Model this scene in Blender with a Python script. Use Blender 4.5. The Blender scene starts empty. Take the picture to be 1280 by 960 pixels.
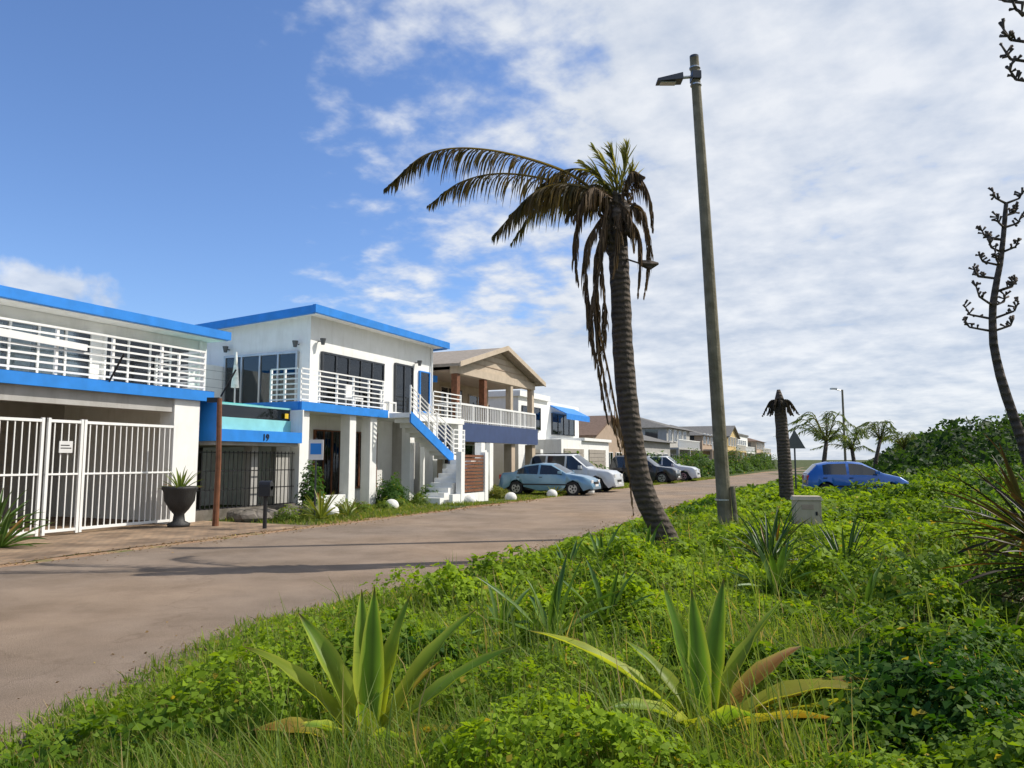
import bpy, math, random, bmesh
import numpy as np
from mathutils import Vector, Matrix
random.seed(7); rng=np.random.RandomState(11)
scn=bpy.context.scene
scn.view_settings.view_transform='Standard'
try: scn.view_settings.look='None'
except: pass
scn.view_settings.exposure=0
COL=scn.collection
# ------------------------------------------------------------ materials
MATS={}
def nt(name):
    m=bpy.data.materials.new(name); m.use_nodes=True
    n=m.node_tree.nodes; l=m.node_tree.links
    return m,n,l,n['Principled BSDF']
def mat(name,c,rough=.6,metal=0,var=.12,scale=3.0,bump=.0,bscale=40,spec=.4,dirt=0,coat=0):
    m,n,l,p=nt(name)
    tc=n.new('ShaderNodeTexCoord')
    nz=n.new('ShaderNodeTexNoise'); nz.inputs['Scale'].default_value=scale; nz.inputs['Detail'].default_value=6
    l.new(tc.outputs['Object'],nz.inputs['Vector'])
    r=n.new('ShaderNodeValToRGB'); e=r.color_ramp.elements
    e[0].position=.3; e[1].position=.7
    e[0].color=(c[0]*(1-var),c[1]*(1-var),c[2]*(1-var*1.2),1); e[1].color=(min(1,c[0]*(1+var*.5)),min(1,c[1]*(1+var*.5)),min(1,c[2]*(1+var*.5)),1)
    l.new(nz.outputs['Fac'],r.inputs['Fac'])
    out=r.outputs['Color']
    if dirt:
        mp=n.new('ShaderNodeMapping'); mp.inputs['Scale'].default_value=(2.5,2.5,.35)
        l.new(tc.outputs['Object'],mp.inputs['Vector'])
        n2=n.new('ShaderNodeTexNoise'); n2.inputs['Scale'].default_value=1.6; n2.inputs['Detail'].default_value=8; n2.inputs['Roughness'].default_value=.65
        l.new(mp.outputs['Vector'],n2.inputs['Vector'])
        r2=n.new('ShaderNodeValToRGB'); r2.color_ramp.elements[0].position=.5; r2.color_ramp.elements[1].position=.75
        r2.color_ramp.elements[0].color=(0,0,0,1); r2.color_ramp.elements[1].color=(dirt,dirt,dirt,1)
        l.new(n2.outputs['Fac'],r2.inputs['Fac'])
        mx=n.new('ShaderNodeMixRGB'); mx.inputs[2].default_value=(c[0]*.5,c[1]*.46,c[2]*.4,1)
        l.new(r2.outputs['Color'],mx.inputs[0]); l.new(out,mx.inputs[1]); out=mx.outputs[0]
    l.new(out,p.inputs['Base Color'])
    p.inputs['Roughness'].default_value=rough; p.inputs['Metallic'].default_value=metal
    p.inputs['Specular IOR Level'].default_value=spec
    if coat: p.inputs['Coat Weight'].default_value=coat; p.inputs['Coat Roughness'].default_value=.05
    if bump:
        n3=n.new('ShaderNodeTexNoise'); n3.inputs['Scale'].default_value=bscale; n3.inputs['Detail'].default_value=5
        l.new(tc.outputs['Object'],n3.inputs['Vector'])
        b=n.new('ShaderNodeBump'); b.inputs['Strength'].default_value=bump; b.inputs['Distance'].default_value=.02
        l.new(n3.outputs['Fac'],b.inputs['Height']); l.new(b.outputs['Normal'],p.inputs['Normal'])
    MATS[name]=m; return m
mat('white_plaster',(.82,.82,.79),.8,bump=.25,dirt=.25,var=.05)
mat('white_rail',(.82,.82,.8),.45,var=.05,dirt=.15)
mat('blue_paint',(.02,.22,.68),.5,var=.12,dirt=.15)
mat('navy_paint',(.045,.07,.16),.5)
mat('teal_tile',(.10,.5,.5),.2,var=.15,scale=6)
mat('teal_light',(.26,.6,.58),.25,var=.12,scale=3)
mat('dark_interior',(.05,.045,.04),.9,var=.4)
mat('grey_plaster',(.42,.41,.39),.85,bump=.2,dirt=.4)
mat('cream_plaster',(.5,.4,.3),.85,bump=.2,dirt=.3)
mat('beige_trim',(.52,.43,.33),.7,dirt=.25)
mat('brown_wood',(.19,.075,.035),.65,var=.4,scale=8,dirt=.3)
mat('roof_grey',(.14,.135,.13),.8,var=.3,scale=5,bump=.4)
mat('roof_brown',(.17,.11,.08),.8,var=.3,scale=5,bump=.4)
mat('roof_beige',(.33,.28,.23),.8,var=.2,scale=5,bump=.4,dirt=.3)
mat('tan_panel',(.42,.32,.24),.7,dirt=.3)
mat('garage_door',(.36,.32,.27),.6,dirt=.3)
mat('curtain',(.75,.75,.71),.9,var=.25,scale=9)
mat('black_metal',(.02,.02,.022),.4)
mat('black_stone',(.035,.035,.035),.6,bump=.5,var=.3)
mat('ochre_plaster',(.55,.42,.2),.85,dirt=.3)
mat('alu',(.45,.46,.47),.35,metal=.7)
mat('steel_dark',(.07,.075,.085),.35,metal=.6)
mat('pole_wood',(.2,.175,.12),.85,var=.4,scale=4,bump=.6,bscale=20,dirt=.5)
mat('box_paint',(.5,.42,.3),.55,var=.1,dirt=.5,bump=.1)
mat('sign_back',(.1,.105,.11),.5,metal=.2)
mat('sign_white',(.7,.7,.7),.5)
mat('rock',(.16,.14,.12),.9,var=.4,scale=4,bump=.8,bscale=9)
mat('white_stone',(.75,.74,.7),.8,dirt=.5,bump=.3)
mat('yellow',(.75,.5,.03),.5)
for nm,c in (('car_silverblue',(.16,.3,.42)),('car_white',(.6,.62,.63)),('car_blue',(.015,.12,.45)),('car_dark',(.03,.03,.035)),('car_red',(.25,.02,.025))):
    mat(nm,c,.3,metal=.35 if 'silver' in nm else .1,var=.04,coat=.8)
mat('tyre',(.02,.02,.02),.85)
mat('rim',(.4,.4,.42),.3,metal=.8)
mat('car_glass',(.02,.025,.03),.06,var=.1,spec=.9)
mat('lamp_red',(.5,.02,.02),.2)
mat('lamp_clear',(.75,.75,.75),.12,spec=.8)
mat('plastic_black',(.025,.025,.027),.5)
m,n,l,p=nt('window_glass')
out=n['Material Output']
tr=n.new('ShaderNodeBsdfTransparent'); tr.inputs[0].default_value=(.75,.8,.8,1)
gl=n.new('ShaderNodeBsdfGlossy'); gl.inputs['Roughness'].default_value=.03; gl.inputs[0].default_value=(.9,.95,1,1)
fr=n.new('ShaderNodeFresnel'); fr.inputs[0].default_value=1.7
mx=n.new('ShaderNodeMixShader'); l.new(fr.outputs[0],mx.inputs[0]); l.new(tr.outputs[0],mx.inputs[1]); l.new(gl.outputs[0],mx.inputs[2]); l.new(mx.outputs[0],out.inputs[0])
MATS['window_glass']=m
def leafmat(name,trans=.35,rough=.45,spec=.35):
    m,n,l,p=nt(name); out=n['Material Output']
    a=n.new('ShaderNodeAttribute'); a.attribute_name='col'
    l.new(a.outputs['Color'],p.inputs['Base Color']); p.inputs['Roughness'].default_value=rough
    p.inputs['Specular IOR Level'].default_value=spec
    t=n.new('ShaderNodeBsdfTranslucent')
    g=n.new('ShaderNodeMixRGB'); g.blend_type='MULTIPLY'; g.inputs[0].default_value=1; g.inputs[2].default_value=(1.7,1.6,.6,1)
    l.new(a.outputs['Color'],g.inputs[1]); l.new(g.outputs[0],t.inputs[0])
    x=n.new('ShaderNodeMixShader'); x.inputs[0].default_value=trans
    l.new(p.outputs[0],x.inputs[1]); l.new(t.outputs[0],x.inputs[2]); l.new(x.outputs[0],out.inputs[0])
    MATS[name]=m
leafmat('leaf_green',.42,.6,.16); leafmat('leaf_dry',.15,.7,.15); leafmat('leaf_thick',.22,.42,.3); leafmat('leaf_agave',.4,.45,.22)
m,n,l,p=nt('palm_trunk')
tc=n.new('ShaderNodeTexCoord'); wv=n.new('ShaderNodeTexWave'); wv.bands_direction='Z'; wv.inputs['Scale'].default_value=3.2; wv.inputs['Distortion'].default_value=3.5; wv.inputs['Detail'].default_value=3; wv.inputs['Detail Scale'].default_value=1.5
l.new(tc.outputs['Object'],wv.inputs['Vector'])
r=n.new('ShaderNodeValToRGB'); r.color_ramp.elements[0].color=(.025,.019,.014,1); r.color_ramp.elements[1].color=(.12,.09,.065,1)
nz=n.new('ShaderNodeTexNoise'); nz.inputs['Scale'].default_value=9; nz.inputs['Detail'].default_value=7; l.new(tc.outputs['Object'],nz.inputs['Vector'])
ad=n.new('ShaderNodeMath'); ad.operation='MULTIPLY_ADD'; ad.inputs[1].default_value=.4; l.new(wv.outputs['Fac'],ad.inputs[0])
m2=n.new('ShaderNodeMath'); m2.operation='MULTIPLY_ADD'; m2.inputs[1].default_value=1.3; m2.inputs[2].default_value=-.35; l.new(nz.outputs['Fac'],m2.inputs[0]); l.new(m2.outputs[0],ad.inputs[2])
l.new(ad.outputs[0],r.inputs[0]); l.new(r.outputs[0],p.inputs['Base Color']); p.inputs['Roughness'].default_value=.9
b=n.new('ShaderNodeBump'); b.inputs['Strength'].default_value=.9; b.inputs['Distance'].default_value=.04; l.new(ad.outputs[0],b.inputs['Height']); l.new(b.outputs[0],p.inputs['Normal'])
MATS['palm_trunk']=m
def groundmat(name,cols,scale,fine,bump,pos=(.35,.5,.65),rough=.95,cracks=False):
    m,n,l,p=nt(name); tc=n.new('ShaderNodeTexCoord')
    a=n.new('ShaderNodeTexNoise'); a.inputs['Scale'].default_value=scale; a.inputs['Detail'].default_value=9; a.inputs['Roughness'].default_value=.65
    f=n.new('ShaderNodeTexNoise'); f.inputs['Scale'].default_value=fine; f.inputs['Detail'].default_value=4; f.inputs['Roughness'].default_value=.75
    l.new(tc.outputs['Object'],a.inputs['Vector']); l.new(tc.outputs['Object'],f.inputs['Vector'])
    r=n.new('ShaderNodeValToRGB'); e=r.color_ramp.elements; e[0].position=pos[0]; e[1].position=pos[2]
    e[0].color=(*cols[0],1); e[1].color=(*cols[2],1); k=e.new(pos[1]); k.color=(*cols[1],1)
    l.new(a.outputs['Fac'],r.inputs[0])
    r2=n.new('ShaderNodeValToRGB'); r2.color_ramp.elements[0].position=.3; r2.color_ramp.elements[1].position=.72
    r2.color_ramp.elements[0].color=(.5,.5,.5,1); r2.color_ramp.elements[1].color=(1.4,1.4,1.4,1)
    l.new(f.outputs['Fac'],r2.inputs[0])
    mm=n.new('ShaderNodeMixRGB'); mm.blend_type='MULTIPLY'; mm.inputs[0].default_value=1
    l.new(r.outputs[0],mm.inputs[1]); l.new(r2.outputs[0],mm.inputs[2]); o=mm.outputs[0]
    if cracks:
        mp=n.new('ShaderNodeVectorMath'); mp.operation='MULTIPLY_ADD'; dn=n.new('ShaderNodeTexNoise'); dn.inputs['Scale'].default_value=1.5; dn.inputs['Detail'].default_value=5
        l.new(tc.outputs['Object'],dn.inputs['Vector']); l.new(dn.outputs['Color'],mp.inputs[0]); mp.inputs[1].default_value=(1.6,1.6,0); l.new(tc.outputs['Object'],mp.inputs[2])
        v=n.new('ShaderNodeTexVoronoi'); v.feature='DISTANCE_TO_EDGE'; v.inputs['Scale'].default_value=.22; l.new(mp.outputs[0],v.inputs['Vector'])
        cr=n.new('ShaderNodeValToRGB'); cr.color_ramp.elements[0].position=.0; cr.color_ramp.elements[1].position=.005; cr.color_ramp.elements[0].color=(.7,.67,.64,1); cr.color_ramp.elements[1].color=(1,1,1,1)
        l.new(v.outputs['Distance'],cr.inputs[0]); m3=n.new('ShaderNodeMixRGB'); m3.blend_type='MULTIPLY'; m3.inputs[0].default_value=.5; l.new(o,m3.inputs[1]); l.new(cr.outputs[0],m3.inputs[2])
        pn=n.new('ShaderNodeTexNoise'); pn.inputs['Scale'].default_value=.13; pn.inputs['Detail'].default_value=5; l.new(tc.outputs['Object'],pn.inputs['Vector'])
        pr=n.new('ShaderNodeValToRGB'); pr.color_ramp.elements[0].position=.4; pr.color_ramp.elements[1].position=.62; pr.color_ramp.elements[0].color=(.88,.88,.9,1); pr.color_ramp.elements[1].color=(1.15,1.06,.96,1)
        l.new(pn.outputs['Fac'],pr.inputs[0]); m4=n.new('ShaderNodeMixRGB'); m4.blend_type='MULTIPLY'; m4.inputs[0].default_value=1; l.new(m3.outputs[0],m4.inputs[1]); l.new(pr.outputs[0],m4.inputs[2]); o=m4.outputs[0]
    l.new(o,p.inputs['Base Color'])
    p.inputs['Roughness'].default_value=rough; p.inputs['Specular IOR Level'].default_value=.2
    b=n.new('ShaderNodeBump'); b.inputs['Strength'].default_value=bump; b.inputs['Distance'].default_value=.015
    l.new(f.outputs['Fac'],b.inputs['Height']); l.new(b.outputs[0],p.inputs['Normal'])
    MATS[name]=m
groundmat('ground_soil',((.04,.06,.012),(.06,.085,.018),(.12,.1,.05)),.6,25,.6)
groundmat('asphalt',((.205,.158,.115),(.26,.203,.152),(.31,.245,.185)),.7,110,.7,cracks=True)
groundmat('sand_shoulder',((.26,.155,.09),(.36,.23,.14),(.13,.14,.045)),1.3,60,.6)
m,n,l,p=nt('brick_paving'); tc=n.new('ShaderNodeTexCoord'); bt=n.new('ShaderNodeTexBrick')
bt.inputs['Color1'].default_value=(.29,.2,.13,1); bt.inputs['Color2'].default_value=(.2,.145,.1,1); bt.inputs['Mortar'].default_value=(.1,.085,.06,1)
bt.inputs['Scale'].default_value=1; bt.inputs['Brick Width'].default_value=.22; bt.inputs['Row Height'].default_value=.11; bt.inputs['Mortar Size'].default_value=.008
nz=n.new('ShaderNodeTexNoise'); nz.inputs['Scale'].default_value=1.2; nz.inputs['Detail'].default_value=8
r=n.new('ShaderNodeValToRGB'); r.color_ramp.elements[0].position=.35; r.color_ramp.elements[0].color=(.6,.55,.5,1); r.color_ramp.elements[1].position=.65; r.color_ramp.elements[1].color=(1.4,1.35,1.25,1)
l.new(tc.outputs['Object'],bt.inputs['Vector']); l.new(tc.outputs['Object'],nz.inputs['Vector']); l.new(nz.outputs['Fac'],r.inputs[0])
mm=n.new('ShaderNodeMixRGB'); mm.blend_type='MULTIPLY'; mm.inputs[0].default_value=1; l.new(bt.outputs['Color'],mm.inputs[1]); l.new(r.outputs[0],mm.inputs[2]); l.new(mm.outputs[0],p.inputs['Base Color']); p.inputs['Roughness'].default_value=.9
MATS['brick_paving']=m
# ------------------------------------------------------------ mesh helpers
class MB:
    def __init__(s): s.v=[];s.f=[];s.m=[]
    def add(s,vs,fs,mt):
        o=len(s.v); s.v+=[tuple(v) for v in vs]
        for f in fs: s.f.append(tuple(i+o for i in f)); s.m.append(mt)
    def box(s,x0,x1,y0,y1,z0,z1,mt):
        s.add([(x0,y0,z0),(x1,y0,z0),(x1,y1,z0),(x0,y1,z0),(x0,y0,z1),(x1,y0,z1),(x1,y1,z1),(x0,y1,z1)],
              [(0,3,2,1),(4,5,6,7),(0,1,5,4),(1,2,6,5),(2,3,7,6),(3,0,4,7)],mt)
    def hexa(s,b,t,mt):
        s.add(list(b)+list(t),[(0,3,2,1),(4,5,6,7),(0,1,5,4),(1,2,6,5),(2,3,7,6),(3,0,4,7)],mt)
    def beam(s,p,q,r,mt,n=8):
        p=Vector(p);q=Vector(q); r0,r1=(r if isinstance(r,tuple) else (r,r))
        d=(q-p).normalized(); a=d.orthogonal().normalized(); b=d.cross(a)
        vs=[]
        for c,rr in ((p,r0),(q,r1)):
            for i in range(n):
                t=2*math.pi*i/n; vs.append(c+(a*math.cos(t)+b*math.sin(t))*rr)
        s.add(vs,[(i,(i+1)%n,n+(i+1)%n,n+i) for i in range(n)]+[tuple(range(n))[::-1],tuple(range(n,2*n))],mt)
    def tube(s,pts,rs,mt,n=10,jit=0):
        vs=[];k=len(pts)
        for i,p in enumerate(pts):
            p=Vector(p); d=(Vector(pts[min(i+1,k-1)])-Vector(pts[max(i-1,0)])).normalized()
            a=Vector((0,1,0)).cross(d)
            if a.length<.1: a=Vector((1,0,0))
            a.normalize(); b=d.cross(a)
            for j in range(n):
                t=2*math.pi*j/n; vs.append(p+(a*math.cos(t)+b*math.sin(t))*rs[i]*(1+random.uniform(-jit,jit)))
        s.add(vs,[(i*n+j,i*n+(j+1)%n,(i+1)*n+(j+1)%n,(i+1)*n+j) for i in range(k-1) for j in range(n)]+[tuple(range(n))[::-1],tuple(range((k-1)*n,k*n))],mt)
    def tube_l(s,c,prof,mt,n):
        vs=[];k=len(prof)
        for r,z in prof:
            for j in range(n):
                t=2*math.pi*j/n; vs.append((c[0]+r*math.cos(t),c[1]+r*math.sin(t),c[2]+z))
        s.add(vs,[(i*n+j,i*n+(j+1)%n,(i+1)*n+(j+1)%n,(i+1)*n+j) for i in range(k-1) for j in range(n)]+[tuple(range(n))[::-1],tuple(range((k-1)*n,k*n))],mt)
    def obj(s,name,parent=None,smooth=False,bevel=0):
        me=bpy.data.meshes.new(name); me.from_pydata(s.v,[],s.f)
        names=[]
        for q in s.m:
            if q not in names: names.append(q)
        for q in names: me.materials.append(MATS[q])
        me.polygons.foreach_set('material_index',[names.index(q) for q in s.m])
        if smooth: me.polygons.foreach_set('use_smooth',[True]*len(s.f))
        me.update(); o=bpy.data.objects.new(name,me); COL.objects.link(o)
        if parent: o.parent=parent
        if bevel:
            b=o.modifiers.new('b','BEVEL'); b.width=bevel; b.segments=2; b.limit_method='ANGLE'
        return o
def empty(name,loc=(0,0,0),rz=0):
    e=bpy.data.objects.new(name,None); e.location=loc; e.rotation_euler=(0,0,rz); e.empty_display_size=.3; COL.objects.link(e); return e
def npmesh(name,V,F,C,mt,parent=None,smooth=False):
    me=bpy.data.meshes.new(name); n=len(V);k,w=F.shape
    me.vertices.add(n); me.vertices.foreach_set('co',V.astype(np.float32).ravel())
    me.loops.add(k*w); me.loops.foreach_set('vertex_index',F.astype(np.int32).ravel())
    me.polygons.add(k); me.polygons.foreach_set('loop_start',np.arange(0,k*w,w,dtype=np.int32))
    try: me.polygons.foreach_set('loop_total',np.full(k,w,dtype=np.int32))
    except Exception: pass
    if C is not None:
        a=me.color_attributes.new('col','FLOAT_COLOR','POINT')
        a.data.foreach_set('color',np.concatenate([C,np.ones((n,1))],1).astype(np.float32).ravel())
    if smooth: me.polygons.foreach_set('use_smooth',np.ones(k,dtype=bool))
    me.materials.append(MATS[mt]); me.update(calc_edges=True); me.validate()
    o=bpy.data.objects.new(name,me); COL.objects.link(o)
    if parent: o.parent=parent
    return o
T=np.random.RandomState(5).rand(256,256)
def vn(x,y):
    xi=np.floor(x).astype(int); yi=np.floor(y).astype(int); fx=x-xi; fy=y-yi
    fx=fx*fx*(3-2*fx); fy=fy*fy*(3-2*fy)
    g=lambda a,b:T[a&255,b&255]
    return (g(xi,yi)*(1-fx)+g(xi+1,yi)*fx)*(1-fy)+(g(xi,yi+1)*(1-fx)+g(xi+1,yi+1)*fx)*fy
def fbm(x,y,o=4):
    r=0;a=.5;t=0
    for i in range(o): r=r+a*vn(x*2**i+17.3*i,y*2**i+5.1*i); t+=a; a*=.5
    return r/t
def sst(a,b,x): t=np.clip((x-a)/(b-a),0,1); return t*t*(3-2*t)
EN_Y=[-40,-10,3,7.6,9.4,12.4,16,33,60,120,260]; EN_X=[-8,-4.4,-2.8,-2.3,-1.2,.3,1.8,8.8,22,50,116]
EF_Y=[-40,-10,10.7,17.7,44,60,120,260]; EF_X=[-32,-17,-7.8,-4.7,7.3,15.5,43.5,109]
def En(y): return np.interp(y,EN_Y,EN_X)
def Ef(y): return np.interp(y,EF_Y,EF_X)
def gz(x,y):
    s=x-En(y); t=sst(.35,3.2,s)
    return t*(.10+.14*fbm(x*.35,y*.35,3))+sst(14,45,s)*1.2
def gz1(x,y): return float(gz(np.array([x]),np.array([y]))[0])
gx=np.concatenate([-np.geomspace(2500,32,14),np.arange(-30,50,.5),np.geomspace(52,2500,16)])
gy=np.concatenate([-np.geomspace(2500,12,12),np.arange(-10,70,.5),np.geomspace(72,3000,18)])
X,Y=np.meshgrid(gx,gy,indexing='ij'); Z=gz(X.ravel(),Y.ravel())
V=np.stack([X.ravel(),Y.ravel(),Z],1); ny=len(gy)
I,J=np.meshgrid(np.arange(len(gx)-1),np.arange(ny-1),indexing='ij'); I=I.ravel();J=J.ravel()
F=np.stack([I*ny+J,(I+1)*ny+J,(I+1)*ny+J+1,I*ny+J+1],1)
npmesh('ground',V,F,None,'ground_soil',smooth=True)
def strip(name,ys,fa,fb,z,mt,n=6):
    V=[];F=[]
    for i,y in enumerate(ys):
        a,b=fa(y),fb(y)
        for j in range(n+1): V.append((a+(b-a)*j/n,y,z))
    for i in range(len(ys)-1):
        for j in range(n): k=i*(n+1)+j; F.append((k,k+1,k+n+2,k+n+1))
    npmesh(name,np.array(V),np.array(F),None,mt)
ys=np.concatenate([np.arange(-30,70,.3),np.arange(70,250,4.)])
f1=lambda y: vn(np.array([y*1.1]),np.array([3.3]))[0]; f2=lambda y: vn(np.array([y*.9]),np.array([9.3]))[0]
f3=lambda y: vn(np.array([y*2.9]),np.array([6.3]))[0]
strip('road',ys,lambda y:Ef(y)-.15*f3(y),lambda y:En(y)+.2*f3(y+50),.010,'asphalt')
strip('road_shoulder',ys,lambda y:Ef(y)-.35-.8*f1(y),lambda y:En(y)+.35+.3*f2(y),.005,'sand_shoulder')
# ------------------------------------------------------------ street frame (local x along road, y away from road)
P0=Vector((-8.5,18.8,0)); ANG=math.atan2(.912,.41)
def W(x,y,z=0):
    return Vector((P0.x+.41*x-.912*y,P0.y+.912*x+.41*y,z))
pav=MB(); N=34
def edge(xx):
    for k in range(0,180):
        yy=-k*.05; w=W(xx,yy)
        if w.x>Ef(w.y)-.35-.35*f3(w.y*1.3): return yy
    return -9
for i in range(N):
    xa=-16+i*17.2/N; xb=-16+(i+1)*17.2/N
    pav.add([(xa,edge(xa),.0145),(xb,edge(xb),.0145),(xb,5.2,.0145),(xa,5.2,.0145)],[(0,1,2,3)],'brick_paving')
o=pav.obj('driveway_paving'); o.location=P0; o.rotation_euler=(0,0,ANG)
# ------------------------------------------------------------ HOUSE 1
def window(fr,gls,x0,x1,z0,z1,y,cols=3,curt=(),fm='white_rail',n=(0,-1),t=.05):
    gls.box(x0,x1,y-.02,y-.01,z0,z1,'dark_interior')
    w=(x1-x0)/cols
    for c in curt: gls.box(x0+w*c+.03,x0+w*(c+.78),y-.04,y-.028,z0,z1-.04,'curtain')
    gls.box(x0,x1,y-.062,y-.058,z0,z1,'window_glass')
    for i in range(cols+1): fr.box(x0+w*i-t/2,x0+w*i+t/2,y-.10,y+.0,z0,z1,fm)
    fr.box(x0-t/2-.003,x1+t/2+.003,y-.103,y+.0,z1,z1+t,fm); fr.box(x0-t/2-.003,x1+t/2+.003,y-.12,y+.0,z0-t,z0,fm)
def hrail(mb,x0,x1,y,z0,z1,n=6,posts=1.2,m='white_rail'):
    k=max(1,round((x1-x0)/posts))
    for i in range(k+1):
        x=x0+(x1-x0)*i/k; mb.box(x-.03,x+.03,y-.03,y+.03,z0,z1-.001,m)
    for i in range(n):
        z=z0+.1+(z1-z0-.1)*i/(n-1); mb.box(x0,x1,y-.052,y-.031,z-.022,z+.022,m)
def yrail(mb,x,y0,y1,z0,z1,n=6,m='white_rail'):
    for y in (y0,(y0+y1)/2,y1): mb.box(x-.03,x+.03,y-.03,y+.03,z0,z1-.001,m)
    for i in range(n):
        z=z0+.1+(z1-z0-.1)*i/(n-1); mb.box(x-.052,x-.031,y0+.031,y1-.031,z-.022,z+.022,m)
H=empty('white_blue_house',P0,ANG)
w=MB(); bl=MB(); fr=MB(); gl_=MB(); rl=MB(); rf=MB(); dk=MB()
w.box(0.05,.85,0,.5,0,3.15,'white_plaster')
w.box(-18,.85,5,5.2,0,3.15,'grey_plaster')
w.box(.65,.85,.5,5,0,3.15,'white_plaster')
w.box(-18,1.1,0,7,3.16,3.36,'white_plaster')
w.box(-18,0.04,.05,.3,2.8,3.155,'grey_plaster')
for i in range(9):
    z=.08+i*.28; w.box(-5.2,-.8,4.93,4.99,z,z+.26,'garage_door')
w.box(-5.45,-5.22,4.6,4.99,0,3.1,'white_plaster')
for i in range(9): w.box(-12,-6,4.93,4.99,.08+i*.28,.34+i*.28,'garage_door')
bl.box(-18,1.2,-.12,-.001,3.13,3.4,'blue_paint'); bl.box(1.102,1.2,0,2,3.13,3.4,'blue_paint')
hrail(rl,-18,1.05,.12,3.4,4.45,7,1.35); yrail(rl,1.05,.2,1.9,3.4,4.45,7)
rl.hexa([(-9,.0,4.22),(-2.4,.0,4.02),(-2.4,.05,4.02),(-9,.05,4.22)],[(-9,.0,4.42),(-2.4,.0,4.16),(-2.4,.05,4.16),(-9,.05,4.42)],'white_rail')
w.box(-18,2.9,2,7,3.362,5.1,'white_plaster')
window(fr,gl_,-3.6,-.9,3.5,4.75,2,4,(0,1,2,3)); window(fr,gl_,-.5,2.2,3.5,4.75,2,4,(0,2,3)); window(fr,gl_,-9,-5,3.5,4.75,2,5,(0,1,3))
bl.box(-18,3.0,1.15,1.30,5.12,5.36,'blue_paint'); rf.box(-18,2.98,1.31,7.2,5.105,5.33,'white_plaster')
bl.box(2.9,3.02,1.31,7.2,5.11,5.36,'blue_paint')
for x in (-1.9,1.5):
    fr.beam((x,-.05,3.3),(x,-.55,4.0),.025,'black_metal',6)
for k in range(3): fr.beam((-18,-.2-.14*k,3.5+.2*k),(1.5,-.2-.14*k,3.5+.2*k),.005,'steel_dark',4)
# downpipes
fr.beam((2.6,1.93,3.4),(2.6,1.93,5.1),.045,'white_rail',8); fr.beam((15.2,1.43,0),(15.2,1.43,6.6),.045,'white_rail',8)
# wing
w.hexa([(7,1.5,0),(15.4,1.5,0),(15.4,7,0),(7,7,0)],[(7,1.5,6.62),(15.4,1.5,6.62),(15.4,7,6.3),(7,7,6.3)],'white_plaster')
w.box(1.2,6.998,5.4,7,0,5.0,'white_plaster')
def slab(mb,x0,x1,y0,y1,za,zb,t,m): mb.hexa([(x0,y0,za),(x1,y0,za),(x1,y1,zb),(x0,y1,zb)],[(x0,y0,za+t),(x1,y0,za+t),(x1,y1,zb+t),(x0,y1,zb+t)],m)
slab(rf,6.6,15.7,1.0,7.4,6.63,6.30,.17,'white_plaster')
bl.hexa([(6.45,.86,6.58),(15.8,.86,6.58),(15.8,.99,6.58),(6.45,.99,6.58)],[(6.45,.86,6.86),(15.8,.86,6.86),(15.8,.99,6.86),(6.45,.99,6.86)],'blue_paint')
slab(bl,6.45,6.59,.99,7.4,6.56,6.22,.28,'blue_paint')
slab(bl,15.71,15.8,.99,7.4,6.56,6.22,.28,'blue_paint')
window(fr,gl_,7.6,11.4,3.5,5.35,1.5,5,(0,1,2,3),fm='steel_dark',t=.07)
window(fr,gl_,12.3,13.6,3.42,5.5,1.5,2,(1,),fm='steel_dark',t=.07)
window(fr,gl_,14.2,15.0,3.7,5.4,1.5,1,(0,),fm='blue_paint')
s0,s1=2.0,5.3
dk.box(6.97,6.99,s0,s1,3.42,5.3,'dark_interior')
dk.box(6.945,6.965,s0+.1,s0+1.2,3.45,5.25,'curtain'); dk.box(6.945,6.965,s1-1.1,s1-.1,3.45,5.25,'curtain')
dk.box(6.925,6.93,s0,s1,3.42,5.3,'window_glass')
for y in (s0,s0+.82,s0+1.65,s0+2.5,s1): fr.box(6.88,7.0,y-.035,y+.035,3.42,5.3,'alu')
fr.box(6.87,7.0,s0-.04,s1+.04,5.3,5.38,'alu')
w.box(15.402,16.6,2.2,6,0,5.4,'white_plaster'); bl.box(15.402,16.7,2.0,2.198,5.2,5.5,'blue_paint')
window(fr,gl_,15.6,16.4,3.7,4.9,2.2,1,(0,),fm='blue_paint')
w.box(4.8,12.9,0,1.498,3.14,3.38,'white_plaster'); w.box(4.8,6.998,1.499,5.39,3.14,3.38,'white_plaster')
bl.box(4.7,9.45,-.12,-.001,3.12,3.4,'blue_paint'); bl.box(4.66,4.799,0,5.3,3.12,3.4,'blue_paint')
hrail(rl,4.85,9.4,.08,3.38,4.45,7,1.0); yrail(rl,4.85,.14,1.25,3.38,4.45,7)
hrail(rl,13.0,15.4,.08,3.38,4.4,6,1.0); w.box(12.902,15.6,0,1.498,3.14,3.38,'white_plaster')
for a,b in ((4.82,5.25),(7.35,7.7),(8.55,8.95),(11.2,11.5),(12.95,13.3),(15.1,15.5)): w.box(a,b,.02,.4,0,3.135,'white_plaster')
w.box(4.9,6.0,1.0,1.2,0,3.13,'grey_plaster')
window(fr,gl_,7.3,8.7,.3,2.6,1.5,3,(1,),fm='brown_wood'); window(fr,gl_,9.3,11,.6,2.6,1.5,3,(0,),fm='brown_wood')
for i in range(9): fr.box(7.35+i*.16,7.37+i*.16,1.30,1.32,.3,2.6,'black_metal')
w.box(12.2,12.9,.6,1.49,0,3.13,'grey_plaster')
w.box(5.26,7.34,.1,.25,0,.45,'white_plaster')
st=MB()
for i in range(9):
    x=9.5+i*.36; z=3.3-i*.17; st.box(x,x+.36,-1.0,-.13,z-.17,z,'white_plaster')
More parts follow.
